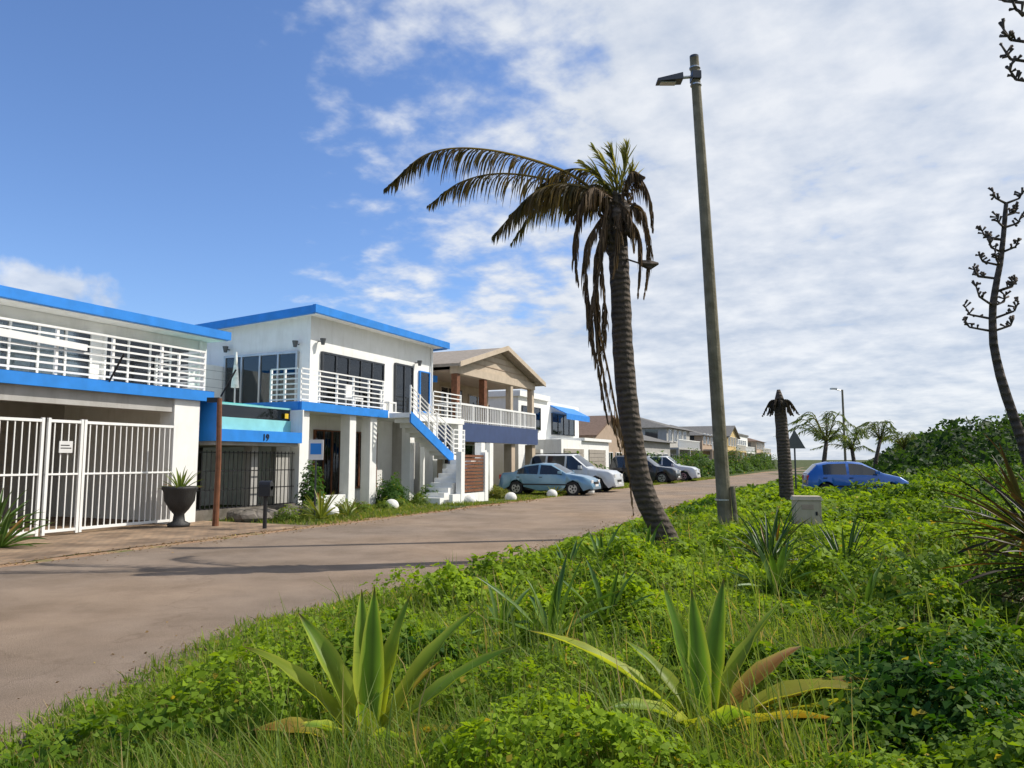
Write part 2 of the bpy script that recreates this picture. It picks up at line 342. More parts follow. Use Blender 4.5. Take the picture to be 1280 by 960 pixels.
st.hexa([(9.5,-1.06,2.95),(12.74,-1.06,1.42),(12.74,-1.002,1.42),(9.5,-1.002,2.95)],[(9.5,-1.06,3.36),(12.74,-1.06,1.82),(12.74,-1.002,1.82),(9.5,-1.002,3.36)],'blue_paint')
st.box(12.74,13.7,-1.0,-.13,1.62,1.78,'white_plaster')
for i in range(9):
    x=12.7-i*.3; z=1.6-i*.17; st.box(x-.3,x,-2.0,-1.07,0,z,'white_plaster')
st.box(12.74,13.7,-2.0,-1.0,1.45,1.615,'white_plaster'); st.box(13.5,13.7,-1.99,-.13,0,1.44,'white_plaster')
for k in range(5):
    dz=.28+k*.17
    st.beam((9.5,-1.03,3.3+dz),(12.74,-1.03,1.8+dz),.022,'white_rail',6)
for i in range(6):
    x=9.5+i*.648; z=3.3-i*.3; st.box(x-.025,x+.025,-1.055,-1.005,z-.05,z+1.0,'white_rail')
hrail(st,12.76,13.7,-1.0,1.78,2.8,6,.9)
st.obj('staircase',H)
po=MB()
po.box(1.25,4.6,1.3,4.5,2.1,3.3,'teal_tile'); po.box(1.25,4.6,-.25,1.298,2.1,2.42,'blue_paint')
po.box(1.25,4.6,.2,.3,2.422,2.78,'teal_light'); po.box(1.25,4.6,.24,.26,2.78,3.12,'window_glass'); po.box(1.25,4.6,.2,.3,3.12,3.17,'teal_light'); po.box(1.252,4.598,.9,1.28,2.45,3.0,'teal_light')
po.box(1.2,1.248,-.25,.4,2.1,3.2,'blue_paint'); po.box(1.2,1.248,.402,3,2.1,3.3,'teal_light'); po.box(4.602,4.655,-.25,1.3,2.1,3.12,'white_plaster')
po.obj('pool',H)
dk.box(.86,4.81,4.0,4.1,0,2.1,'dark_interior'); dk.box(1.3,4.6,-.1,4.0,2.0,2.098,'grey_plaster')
w.box(3.1,3.35,.3,.6,0,2.0,'grey_plaster')
for i in range(24):
    x=.95+i*.16; fr.box(x-.009,x+.009,.12,.14,.25,1.85,'black_metal')
for z in (.3,.8,1.3,1.8): fr.box(.9,4.75,.142,.16,z-.015,z+.015,'black_metal')
w.box(.86,4.8,.08,.3,0,.28,'rock')
for p in ((6.85,2.0),(6.85,5.2)):
    fr.beam((7.0,p[1],5.62),(6.8,p[1],5.62),.02,'steel_dark',6); fr.beam((6.8,p[1],5.5),(6.8,p[1],5.72),(.06,.11),'sign_back',10)
for x in (7.4,13.9):
    fr.beam((x,1.5,5.75),(x,1.3,5.75),.02,'steel_dark',6); fr.beam((x,1.28,5.62),(x,1.28,5.84),(.06,.11),'sign_back',10)
fr.box(4.3,4.45,.17,.19,2.85,3.0,'yellow')
fr.beam((5.3,3.2,3.38),(5.3,3.2,5.2),.03,'alu',6); fr.beam((5.3,3.2,4.0),(5.3,3.2,5.2),(.14,.03),'curtain',10)
for x in (8.4,10.6):
    fr.box(x,x+.5,.6,1.0,3.78,3.83,'sign_white'); fr.box(x,x+.5,1.0,1.05,3.8,4.3,'sign_white')
    for a in (0,.45):
        for b in (.6,.98): fr.box(x+a,x+a+.05,b,b+.05,3.38,3.78,'sign_white')
w.obj('walls',H); bl.obj('blue_fascia',H); fr.obj('window_frames',H); gl_.obj('windows',H); rl.obj('balcony_railing',H); rf.obj('roof',H); dk.obj('side_windows',H)
tx=bpy.data.curves.new('number','FONT'); tx.body='19'; tx.size=.27; tx.extrude=.01
to=bpy.data.objects.new('house_number',tx); COL.objects.link(to); to.parent=H; to.location=(2.9,-.262,2.15); to.rotation_euler=(math.radians(90),0,0); tx.materials.append(MATS['black_metal'])
G=empty('driveway_gate',P0,ANG); g=MB()
def gatepanel(x0,x1,y,z1):
    for z in (.12,z1): g.box(x0,x1,y-.025,y+.025,z-.03,z+.03,'white_rail')
    g.box(x0,x1,y-.02,y+.02,1.28,1.32,'white_rail')
    g.box(x0,x0+.06,y-.03,y+.03,.04,z1+.06,'white_rail'); g.box(x1-.06,x1,y-.03,y+.03,.04,z1+.06,'white_rail')
    k=int((x1-x0)/.15)
    for i in range(1,k):
        x=x0+(x1-x0)*i/k; g.box(x-.011,x+.011,y-.009,y+.009,.14,z1-.03,'white_rail')
gatepanel(-2.45,0,-.1,2.42); gatepanel(-3.3,-2.5,-.14,2.42); gatepanel(-6.2,-3.35,-.1,2.42); gatepanel(-9.2,-6.25,-.1,2.42); gatepanel(-12.2,-9.25,-.1,2.42)
g.box(-3.05,-2.75,-.19,-.176,1.75,2.0,'sign_white'); g.box(-3.02,-2.78,-.193,-.1905,1.84,1.86,'black_metal'); g.box(-3.02,-2.82,-.193,-.1905,1.9,1.92,'black_metal')
g.obj('gate_bars',G)
B=empty('boundary_wall',P0,ANG); b=MB()
for a in (13.9,14.7): b.box(a,a+.32,-1.7,-1.4,0,2.3,'white_plaster')
b.box(14.221,14.699,-1.6,-1.5,1.0,2.0,'white_plaster'); b.box(10.4,13.2,-2.3,-2.15,0,.35,'white_plaster')
for x in (11.0,13.0): b.box(x,x+.28,-2.32,-2.1,0,1.9,'white_plaster')
for i in range(11): b.box(11.281,12.999,-2.25,-2.2,.4+i*.13,.49+i*.13,'brown_wood')
b.obj('wall_pillars',B)
# ------------------------------------------------------------ HOUSE 2 beige gable
H2=empty('beige_gable_house',P0,ANG); w=MB(); rf=MB(); fr=MB(); gl_=MB(); rl=MB()
x0,x1=16.8,26.2; xm=(x0+x1)/2; y0=1.0
w.box(x0,x1,y0+3,y0+11,0,6.0,'cream_plaster'); w.box(x0,x1,y0,y0+2.998,2.95,3.3,'grey_plaster')
w.box(x0-.05,x1+.05,y0-.15,y0-.002,2.45,3.32,'navy_paint'); w.box(x0-.2,x0-.052,y0-.15,y0+3,2.45,3.32,'navy_paint')
for x in (x0,x0+3,xm+1.4,x1-.45): w.box(x,x+.45,y0,y0+.45,0,2.44,'navy_paint' if x<xm else 'cream_plaster')
for x in (x0+.05,x0+2.9,xm+1.4,x1-.35): w.box(x,x+.3,y0+.05,y0+.35,3.301,5.6,'brown_wood' if x<xm else 'beige_trim')
w.box(x0,x1,y0,y0+.4,5.6,5.98,'beige_trim')
w.box(x0+.1,x1-.1,y0+.402,y0+2.998,5.7,5.8,'tan_panel')
w.add([(x0,y0+.1,5.98),(x1,y0+.1,5.98),(xm,y0+.1,7.25)],[(0,1,2)],'beige_trim')
w.add([(x0,y0+11,5.98),(x1,y0+11,5.98),(xm,y0+11,7.25)],[(0,2,1)],'tan_panel')
for i in range(1,4):
    t=i/4; w.box(x0+.5+4.2*t*.9,x1-.5-4.2*t*.9,y0+.07,y0+.098,5.98+1.2*t-.02,5.98+1.2*t+.02,'tan_panel')
def gslab(mb,xa,za,xb,zb,ya,yb,t,m): mb.hexa([(xa,ya,za),(xb,ya,zb),(xb,yb,zb),(xa,yb,za)],[(xa,ya,za+t),(xb,ya,zb+t),(xb,yb,zb+t),(xa,yb,za+t)],m)
gslab(rf,x0-.5,5.86,xm,7.28,y0-.4,y0+11.4,.14,'roof_beige'); gslab(rf,xm,7.28,x1+.5,5.86,y0-.4,y0+11.4,.14,'roof_beige')
gslab(rf,x0-.55,5.82,xm,7.26,y0-.46,y0-.402,.24,'beige_trim'); gslab(rf,xm,7.26,x1+.55,5.82,y0-.46,y0-.402,.24,'beige_trim')
k=48
for i in range(k+1):
    x=x0+(x1-x0)*i/k; rl.beam((x,y0+.02,3.32),(x,y0+.02,4.15),.028 if i%8 else .06,'white_rail',6)
rl.box(x0,x1,y0-.03,y0+.07,4.15,4.24,'white_rail'); rl.box(x0,x1,y0-.02,y0+.06,3.40,3.45,'white_rail')
for i in range(8): rl.beam((x0+.02,y0+.3+i*.35,3.32),(x0+.02,y0+.3+i*.35,4.15),.028,'white_rail',6)
rl.box(x0-.03,x0+.07,y0+.071,y0+2.9,4.15,4.24,'white_rail')
window(fr,gl_,x0+.5,x0+2.7,3.4,5.3,y0+3,2,(0,),fm='beige_trim'); window(fr,gl_,x0+3.6,x0+6.0,3.4,5.4,y0+3,3,(1,),fm='beige_trim'); window(fr,gl_,x0+6.8,x1-.5,3.6,5.2,y0+3,2,(),fm='beige_trim')
window(fr,gl_,x0+.7,x0+2.6,.3,2.4,y0+3,2,(),fm='brown_wood'); window(fr,gl_,x0+4,x1-1,.1,2.4,y0+3,4,(1,),fm='white_rail')
for x in (x0+3.6,x0+5.4):
    fr.beam((x,y0+1,3.3),(x,y0+1,4.5),(.2,.03),'black_metal',8)
fr.box(x0-.06,x0-.002,y0+4,y0+5.2,3.9,5.2,'white_rail'); gl_.box(x0-.07,x0-.061,y0+4.08,y0+5.12,3.98,5.12,'car_glass')
w.obj('walls',H2); rf.obj('roof',H2); fr.obj('window_frames',H2); gl_.obj('windows',H2); rl.obj('balcony_railing',H2)
# ------------------------------------------------------------ HOUSE 3 white modern
H3=empty('white_modern_house',P0,ANG); w=MB(); fr=MB(); gl_=MB()
w.box(29.5,41,3.5,14,0,5.6,'white_plaster'); w.box(29.3,34.5,3.3,14,5.601,5.95,'white_plaster'); w.box(27.2,29.4,6,13,0,3.3,'grey_plaster')
w.box(31,41.2,1.2,3.49,0,2.9,'white_plaster'); w.box(35,41.3,1.0,3.5,2.901,3.1,'white_plaster')
window(fr,gl_,35.2,39.8,3.4,4.8,3.5,4,(0,2),fm='steel_dark'); window(fr,gl_,30,33,3.6,5,3.5,2,(0,),fm='steel_dark')
w.hexa([(35,2.3,4.75),(40,2.3,4.75),(40,3.49,5.3),(35,3.49,5.3)],[(35,2.3,4.8),(40,2.3,4.8),(40,3.49,5.4),(35,3.49,5.4)],'blue_paint')
w.box(35,40,2.28,2.298,4.4,4.8,'blue_paint')
for x in (31.4,36.4):
    for i in range(8): fr.box(x,x+3.8,1.13,1.19,.1+i*.28,.36+i*.28,'garage_door')
w.obj('walls',H3); fr.obj('window_frames',H3); gl_.obj('windows',H3)
Wl=empty('yard_wall',P0,ANG); b=MB(); b.box(26.6,31,.9,1.1,0,1.9,'tan_panel'); b.box(26.5,26.9,.8,1.2,0,2.2,'white_plaster'); b.obj('wall_panel',Wl)
def farhouse(name,xa,xb,ya,dep,h,wallm,roofm,kind,floors=2):
    E=empty(name,P0,ANG); w=MB(); fr=MB(); g=MB(); rf=MB()
    w.box(xa,xb,ya,ya+dep,0,h,wallm)
    if kind=='flat': rf.box(xa-.2,xb+.2,ya-.2,ya+dep,h+.002,h+.3,roofm)
    elif kind=='hip':
        a=(xa-.5,ya-.5,h-.05);b_=(xb+.5,ya-.5,h-.05);c=(xb+.5,ya+dep+.5,h-.05);d=(xa-.5,ya+dep+.5,h-.05)
        ym=ya+dep/2; e=(xa+dep/2.4,ym,h+1.6); f=(max(xb-dep/2.4,xa+dep/2.4+.2),ym,h+1.6)
        rf.add([a,b_,c,d,e,f],[(0,1,5,4),(1,2,5),(2,3,4,5),(3,0,4),(3,2,1,0)],roofm)
    else:
        xm=(xa+xb)/2
        gslab(rf,xa-.4,h-.1,xm,h+1.7,ya-.4,ya+dep,.14,roofm); gslab(rf,xm,h+1.7,xb+.4,h-.1,ya-.4,ya+dep,.14,roofm)
        w.add([(xa,ya+.02,h),(xb,ya+.02,h),(xm,ya+.02,h+1.75)],[(0,1,2)],wallm)
    for fl in range(floors):
        z=.9+fl*2.8; x=xa+.7; i=0
        while x+1.7<xb-.3:
            window(fr,g,x,x+1.6,z,z+1.3,ya,2,(i%2,),fm='white_rail'); x+=2.7; i+=1
        for yy in range(1,int(dep)-1,3): g.box(xa-.03,xa-.002,ya+yy,ya+yy+1.4,z,z+1.2,'car_glass')
    if floors>1:
        w.box(xa,xb,ya-1.3,ya-.122,2.75,2.95,wallm)
        for i in range(int((xb-xa)/.35)): fr.box(xa+i*.35,xa+i*.35+.06,ya-1.28,ya-1.22,2.951,3.8,'white_rail')
        fr.box(xa,xb,ya-1.3,ya-1.2,3.8,3.88,'white_rail')
        for x in (xa+.05,(xa+xb)/2,xb-.35): w.box(x,x+.3,ya-1.28,ya-1.0,0,2.749,wallm)
    w.obj('walls',E); fr.obj('window_frames',E); g.obj('windows',E); rf.obj('roof',E)
farhouse('brown_roof_house',43,52,3,9,3.5,'tan_panel','roof_brown','gable',1)
farhouse('grey_roof_house',54,66,2,10,3.4,'grey_plaster','roof_grey','hip',1)
farhouse('grey_hip_house',69,82,3,10,5.2,'grey_plaster','roof_grey','hip')
farhouse('grey_roof_house',85,96,2,10,4.8,'tan_panel','roof_grey','hip')
farhouse('ochre_gable_house',100,111,1,10,5.0,'ochre_plaster','roof_grey','gable')
farhouse('white_flat_house',116,132,2,10,5.8,'white_plaster','roof_grey','flat')
farhouse('cream_roof_house',137,152,1,10,5.2,'cream_plaster','roof_brown','hip')
for (xa,xb,m_) in ((43,53,'white_plaster'),(55,67,'tan_panel'),(70,83,'grey_plaster'),(86,97,'ochre_plaster'),(100,114,'tan_panel')):
    E=empty('garden_wall',P0,ANG); b=MB(); b.box(xa,xb,-.3,-.1,0,1.25,m_)
    for i in range(5): x=xa+(xb-xa)*i/4; b.box(x-.2,x+.2,-.35,-.05,0,1.7,m_)
    b.obj('wall_panel',E)
# ------------------------------------------------------------ cars
def car(name,loc,heading,kind,paint):
    P={'sedan':dict(top=[(-2.25,.55),(-2.2,.85),(-2.08,1.0),(-1.55,1.04),(-1.0,1.36),(-.3,1.45),(.3,1.42),(1.05,.99),(1.85,.86),(2.15,.72),(2.25,.5)],belt=[(-2.25,.5),(-2.2,.8),(-2.1,.93),(-1,.96),(1.05,.93),(1.85,.8),(2.15,.67),(2.25,.46)],
         sg=[(-1.32,-.3),(-.2,.86)],ws=(.36,1.02),rw=(-1.5,-1.04),W=.86,wh=(-1.35,1.38),wr=.31),
       'suv':dict(top=[(-2.35,.6),(-2.32,1.1),(-2.15,1.72),(-1.9,1.88),(.1,1.88),(.9,1.24),(1.05,1.18),(2.05,1.06),(2.3,.9),(2.38,.55)],belt=[(-2.35,.55),(-2.32,1.05),(1.0,1.12),(2.05,1.0),(2.3,.85),(2.38,.5)],
         sg=[(-2.08,-1.3),(-1.2,-.25),(-.15,.7)],ws=(.16,.88),rw=(-2.31,-2.16),W=.92,wh=(-1.45,1.42),wr=.37),
       'hatch':dict(top=[(-1.9,.55),(-1.87,.98),(-1.5,1.36),(-1.1,1.45),(-.2,1.47),(.2,1.43),(.95,1.02),(1.6,.86),(1.85,.7),(1.92,.5)],belt=[(-1.9,.5),(-1.87,.93),(-1,.95),(.95,.93),(1.6,.8),(1.85,.66),(1.92,.46)],
         sg=[(-1.3,-.42),(-.32,.74)],ws=(.27,.92),rw=(-1.84,-1.52),W=.82,wh=(-1.2,1.22),wr=.3)}[kind]
    E=empty(name,loc,heading); mb=MB()
    tx_=[a for a,_ in P['top']]; tz=[c for _,c in P['top']]; bx=[a for a,_ in P['belt']]; bz=[c for _,c in P['belt']]
    xs=set(tx_)|set(bx)|{a for q in P['sg'] for a in q}|set(P['ws'])|set(P['rw'])
    for h in P['wh']:
        for k in (-1.18,-.8,0,.8,1.18): xs.add(round(h+k*P['wr'],3))
    xs=sorted(xs); xs=[x for i,x in enumerate(xs) if i==0 or x-xs[i-1]>.012]
    L2=max(abs(xs[0]),xs[-1]); rows=[]
    for x in xs:
        t=np.interp(x,tx_,tz); be=np.interp(x,bx,bz); wd=P['W']*(1-.16*(abs(x)/L2)**5); g=min(1,max(0,(t-be)/.45)); wr=wd*(.93-.2*g); zl=.2+(.1 if abs(x)>L2*.93 else 0)
        arch=0
        for h in P['wh']:
            q=(P['wr']*1.2)**2-(x-h)**2
            if q>0: arch=max(arch,P['wr']+math.sqrt(q))
        z1=max(zl+.02,min(arch,be-.1)); mid=max(z1+.03,(zl+be)/2+.03); mid=min(mid,be-.04)
        mid=max(mid,z1+.01)
        rows.append([(wd*.8,z1-.01 if arch else zl),(wd*.97,z1),(wd,mid),(wd*.955,be),(wr,t-.07*g-.005),(wr*.86,t-.01*g),(0,t+.02)])
    for sgn in (1,-1):
        vs=[(x,sgn*a,z) for x,r in zip(xs,rows) for a,z in r]
        k=7
        for i in range(len(xs)-1):
            xc=(xs[i]+xs[i+1])/2
            for j in range(k-1):
                m_=paint
                if j==3 and any(a<=xc<=b_ for a,b_ in P['sg']): m_='car_glass'
                if j>=4 and P['ws'][0]<=xc<=P['ws'][1]: m_='car_glass' if j==5 else paint
                if j>=4 and P['rw'][0]<=xc<=P['rw'][1]: m_='car_glass' if j==5 else paint
                if j==0: m_='plastic_black'
                f=[i*k+j,(i+1)*k+j,(i+1)*k+j+1,i*k+j+1]
                if sgn<0: f=f[::-1]
                mb.add([vs[q] for q in f],[(0,1,2,3)],m_)
    for i,s in ((0,-1),(len(xs)-1,1)):
        r=rows[i]; pts=[(xs[i],a,z) for a,z in r]+[(xs[i],-a,z) for a,z in r[::-1][1:]]
        mb.add(pts,[tuple(range(len(pts)))],paint)
    mb.box(xs[0]+.1,xs[-1]-.1,-P['W']*.72,P['W']*.72,.22,.5,'plastic_black')
    o=mb.obj('body',E)
    bm_=o.data
    bb=bmesh.new(); bb.from_mesh(bm_); bmesh.ops.remove_doubles(bb,verts=bb.verts,dist=.002); bmesh.ops.recalc_face_normals(bb,faces=bb.faces)
    for f in bb.faces: f.smooth=True
    for e in bb.edges:
        if len(e.link_faces)==2:
            if e.link_faces[0].material_index!=e.link_faces[1].material_index or e.calc_face_angle(0)>.6: e.smooth=False
    bb.to_mesh(bm_); bb.free()
    wm=MB()
    for h in P['wh']:
        for s in (1,-1):
            y=s*P['W']; r=P['wr']
            wm.beam((h,y-.2*s,r),(h,y-.005*s,r),r,'tyre',24); wm.beam((h,y-.1*s,r),(h,y+.004*s,r),r*.66,'rim',16); wm.beam((h,y,r),(h,y+.012*s,r),r*.16,'tyre',8)
            for q in range(5):
                t=q*1.2566; c=(h+math.cos(t)*r*.42,y+.0045*s,r+math.sin(t)*r*.42); wm.beam((c[0],c[1]-.002*s,c[2]),(c[0],c[1]+.003*s,c[2]),r*.13,'tyre',8)
    wm.obj('wheels',E)
    d=MB(); xf=xs[-1]; xr=xs[0]; Wd=P['W']
    zf=np.interp(xf-.12,tx_,tz)-.16
    for s in (1,-1):
        d.box(xf-.22,xf-.03,s*Wd*.62-.16,s*Wd*.62+.16,zf-.02,zf+.13,'lamp_clear')
        d.box(xr+.0,xr+.16,s*Wd*.68-.13,s*Wd*.68+.13,.72,.92,'lamp_red')
        mx_=P['sg'][-1][1]-.05; za,zb_=(.98,1.1) if kind!='suv' else (1.16,1.32); ya,yb=sorted((s*(Wd+.02),s*(Wd+.18))); d.box(mx_-.08,mx_+.08,ya,yb,za,zb_,paint)
        ya,yb=sorted((s*Wd*.985,s*Wd*1.012))
        for (a,b_) in P['sg']: d.box(a-.02,a+.14,ya,yb,.8 if kind!='suv' else .95,.835 if kind!='suv' else .985,'plastic_black')
        d.box(-1.1*L2*.6,1.1*L2*.58,ya,yb,.46,.52,'plastic_black')
    d.box(xf-.05,xf+.015,-.35,.35,.5,.62,'plastic_black'); d.box(xf-.03,xf+.03,-.26,.26,.4,.5,'sign_white'); d.box(xr-.02,xr+.04,-.26,.26,.6,.72,'yellow')
    d.box(xr-.03,xr+.12,-Wd*.8,Wd*.8,.34,.5,paint); d.box(xf-.12,xf+.03,-Wd*.78,Wd*.78,.28,.4,paint)
    if kind=='suv':
        for s in (1,-1): d.beam((-1.9,s*.62,1.93),(0,s*.62,1.93),.02,'plastic_black',6)
    d.obj('trim',E,bevel=.015)
    return E
HV=math.atan2(-.41,.912)
car('sedan_car',(1.75,35.2,0),HV+.04,'sedan','car_silverblue')
car('suv_car',(3.2,38.8,0),HV,'suv','car_white')
car('suv_car',(9.2,52.5,0),HV,'suv','car_dark')
car('hatchback_car',(10.3,55.5,0),HV,'hatch','car_red')
car('suv_car',(11.9,58,0),HV,'suv','car_white')
car('hatchback_car',(14.0,31,.06),math.radians(-12),'hatch','car_blue')
# ------------------------------------------------------------ street furniture
Lm=empty('street_lamp'); m_=MB(); bx_,by_=4.5,16.0; zb=gz1(bx_,by_)
m_.tube([(bx_,by_,zb-.2),(bx_-.12,by_,3),(bx_-.27,by_,7),(bx_-.42,by_,10.55)],[.155,.14,.12,.1],'pole_wood',14)
m_.beam((bx_-.42,by_,10.55),(bx_-.42,by_,10.6),.1,'steel_dark',14)
m_.obj('pole',Lm,smooth=False)
m_=MB(); m_.beam((bx_-.36,by_,10.12),(bx_-.75,by_-.02,10.08),.035,'alu',8); m_.box(bx_-.5,bx_-.3,by_-.14,by_+.14,10.02,10.2,'steel_dark')
m_.hexa([(bx_-1.28,by_-.12,9.96),(bx_-.7,by_-.15,10.0),(bx_-.7,by_+.15,10.0),(bx_-1.28,by_+.12,9.96)],[(bx_-1.26,by_-.1,10.04),(bx_-.7,by_-.12,10.17),(bx_-.7,by_+.12,10.17),(bx_-1.26,by_+.1,10.04)],'steel_dark')
m_.box(bx_-1.2,bx_-.85,by_-.09,by_+.09,9.945,9.965,'alu')
m_.obj('lamp_head',Lm,bevel=.02)
m_=MB(); m_.beam((bx_+.19,by_-.12,zb-.1),(bx_+.12,by_-.12,1.05),.05,'pole_wood',8)
for z in (10.3,9.9,.75): m_.beam((bx_-.03-.037*z,by_,z),(bx_-.03-.037*z,by_,z+.03),.165-.004*z,'alu',14)
m_.obj('pole_stub',Lm)
U=empty('utility_box',(6.2,16.0,gz1(6.2,16.0)-.04),math.radians(-14)); m_=MB()
m_.box(-.27,.27,-.2,.2,0,.64,'box_paint'); m_.hexa([(-.3,-.23,.64),(.3,-.23,.64),(.3,.23,.64),(-.3,.23,.64)],[(-.27,-.2,.72),(.27,-.2,.72),(.27,.2,.72),(-.27,.2,.72)],'box_paint')
m_.box(-.235,.235,-.215,-.202,.06,.6,'box_paint'); m_.box(.15,.19,-.23,-.216,.33,.41,'black_metal'); m_.box(-.12,.12,-.222,-.216,.45,.55,'tan_panel'); m_.obj('cabinet',U,bevel=.012)
S=empty('warning_sign',(11.25,30,0)); m_=MB(); m_.beam((0,0,-.1),(0,0,2.75),.035,'steel_dark',8)
m_.add([(-.42,-.04,2.05),(.42,-.04,2.05),(0,-.04,2.8),(-.42,-.055,2.05),(.42,-.055,2.05),(0,-.055,2.8)],[(0,1,2),(5,4,3),(0,3,4,1),(1,4,5,2),(2,5,3,0)],'sign_back'); m_.box(-.3,.3,-.03,-.005,2.25,2.3,'steel_dark'); m_.obj('sign_plate',S)
S=empty('street_lamp',(26.5,60,0)); m_=MB(); m_.tube([(0,0,0),(0,0,7.2)],[.11,.08],'pole_wood',8); m_.beam((0,0,7.1),(-.6,0,7.25),.04,'alu',6); m_.box(-.95,-.45,-.12,.12,7.22,7.34,'alu'); m_.obj('pole',S)
E=empty('plant_urn',(-7.95,18.15,.01)); m_=MB(); m_.tube_l((0,0,0),[(.24,0),(.26,.08),(.14,.14),(.12,.3),(.22,.42),(.34,.62),(.36,.82),(.41,.9),(.41,.96),(.33,.96),(.3,.88)],'black_stone',20); m_.obj('urn',E,smooth=True)
E=empty('timber_post',(-7.15,18.35,0)); m_=MB(); m_.tube([(0,0,0),(.02,0,1.6),(-.02,0,3.1)],[.075,.07,.06],'brown_wood',9,.08); m_.box(-.32,-.02,-.03,.03,3.0,3.12,'black_metal'); m_.obj('post',E)
E=empty('mailbox',(-5.75,17.7,0)); m_=MB(); m_.beam((0,0,0),(0,0,.75),.05,'black_metal',8); m_.box(-.14,.14,-.12,.12,.75,1.0,'black_metal'); m_.beam((-.14,0,1.0),(.14,0,1.0),.12,'black_metal',12); m_.obj('box',E,bevel=.01)
E=empty('garden_sign',(-5.35,20.6,0)); m_=MB(); m_.beam((0,0,0),(0,0,2.2),.03,'steel_dark',6); m_.box(-.2,.2,-.04,-.01,1.6,2.15,'sign_white'); m_.box(-.15,.15,-.045,-.041,1.75,2.05,'blue_paint'); m_.obj('sign_plate',E)
def blob(name,loc,s,mt,sub=2,j=.15,parent=None):
    me=bpy.data.meshes.new(name); bb=bmesh.new(); bmesh.ops.create_icosphere(bb,subdivisions=sub,radius=1)
    for v in bb.verts:
        k=1+random.uniform(-j,j); v.co=Vector((v.co.x*s[0]*k,v.co.y*s[1]*k,v.co.z*s[2]*k))
    for f in bb.faces: f.smooth=(j<.1)
    bb.to_mesh(me); bb.free(); me.materials.append(MATS[mt]); o=bpy.data.objects.new(name,me); o.location=loc; COL.objects.link(o)
    if parent: o.parent=parent
    return o
for x,y in ((-3.95,24.9),(-1.6,28.3),(-.05,30.3),(1.75,33.2),(3.7,36.2),(-5.2,21.8)): blob('painted_stone',(x,y,.1),(.24,.24,.22),'white_stone',3,.02)
R=empty('garden_rocks')
for i in range(30):
    w_=W(random.uniform(1.0,5.0),random.uniform(-1.3,-.1)); s=random.uniform(.15,.38); blob('rock',(w_.x,w_.y,s*.3),(s,s*.8,s*.6),'rock',2,.12,R)
# ------------------------------------------------------------ plants
def norm(a): return a/np.maximum(np.linalg.norm(a,axis=-1,keepdims=True),1e-9)
def leaves(name,leafs,mt,parent=None,seg=10):
    V=[];F=[];C=[]
    for (o,az,el,L,w,dr,cb,ct,tw) in leafs:
        p=np.array(o,float); e=el; base=len(V); a=az; ph=random.random()*6
        for i in range(seg+1):
            t=i/seg
            d=np.array([math.cos(a)*math.cos(e),math.sin(a)*math.cos(e),math.sin(e)])
            side=np.array([-math.sin(a),math.cos(a),0.]); up=np.cross(d,side)
            side2=side*math.cos(tw*t)+up*math.sin(tw*t)
            upn=np.cross(d,side2)
            wd=w*(.55+.45*min(1,t*2.6))*(1-max(0,(t-.4)/.6)**1.8)*.5+.0015
            fold=.6*wd
            k=.82+.3*random.random()
            c0=np.array(cb)*(1-t)+np.array(ct)*t
            if t>.93: c0=np.array([.10,.05,.02])
            edge=np.array([.42,.40,.06])*.6+c0*.6 if w>.1 else c0*np.array([1.4,1.2,.9])
            for q,(s_,cc) in enumerate(((-1,edge),(-.6,c0),(0,c0*.7),(.6,c0*1.05),(1,edge))):
                V.append(p+side2*wd*s_+upn*(abs(s_)**1.5*fold)+upn*wd*.12*math.sin(i*1.9+ph)*s_); C.append(np.clip(cc*k,0,1))
            p=p+d*(L/seg); e-=dr/seg*(.4+1.2*t); a+=random.uniform(-.035,.035)
        for i in range(seg):
            for j in range(4):
                k=base+i*5+j; F.append((k,k+1,k+6,k+5))
    return npmesh(name,np.array(V),np.array(F),np.array(C),mt,parent,smooth=True)
GB=(.1,.19,.02); GT=(.12,.24,.03); YB=(.36,.40,.04); BR=(.26,.11,.03)
D=math.radians
EXC=[(-.73,4.0,.6,.95),(.98,3.95,.7,.98),(2.62,12.4,.9,.85),(6.2,15.9,.7,.85),(4.5,16,.6,.6),(6.0,14.9,.8,.6)]
def agave(loc,spec,w=.11,mt='leaf_thick',name='agave_plant'):
    E=empty(name,loc)
    L=[]
    for s in spec:
        az,el,ln,dr=s[:4]; cb,ct=(s[4],s[5]) if len(s)>4 else (YB,GT)
        L.append(((.04*math.cos(D(az)),.04*math.sin(D(az)),-.05),D(az),D(el),ln,w*random.uniform(.85,1.1),D(dr),cb,ct,random.uniform(-.7,.7)))
    leaves('leaves',L,mt,E); return E
def rosette(loc,n,L,w,el=(10,80),dr=25,cb=GB,ct=GT,name='agave_plant',mt='leaf_thick'):
    sp=[]
    for i in range(n):
        t=i/max(1,n-1); e=el[1]+(el[0]-el[1])*t
        c1=cb; c2=ct
        if random.random()<.15*t: c2=BR
        sp.append((i*137.5+random.uniform(-12,12),e+random.uniform(-7,7),L*random.uniform(.75,1.1),dr*random.uniform(.4,1.4),c1,c2))
    return agave(loc,sp,w,mt,name)
za=gz1(-.73,4.0)
agave((-.73,4.0,za+.07),[(168,46,.84,34,YB,(.2,.28,.03)),(150,60,.8,24),(112,74,.8,10),(95,84,.8,6,(.18,.3,.03),GT),(66,70,.8,16),(35,56,.88,28,YB,GT),(8,42,.88,24,(.24,.32,.04),GT),
   (190,26,.55,35,YB,BR),(-20,28,.5,30,YB,(.3,.15,.04)),(-60,36,.5,40,(.2,.3,.03),GT),(-120,40,.5,30,YB,GT),(228,38,.45,20,YB,YB),(-90,60,.4,20,YB,GT),(130,50,.6,30),(50,45,.6,30,YB,BR)],.125,'leaf_agave')
zc=gz1(.98,3.95)
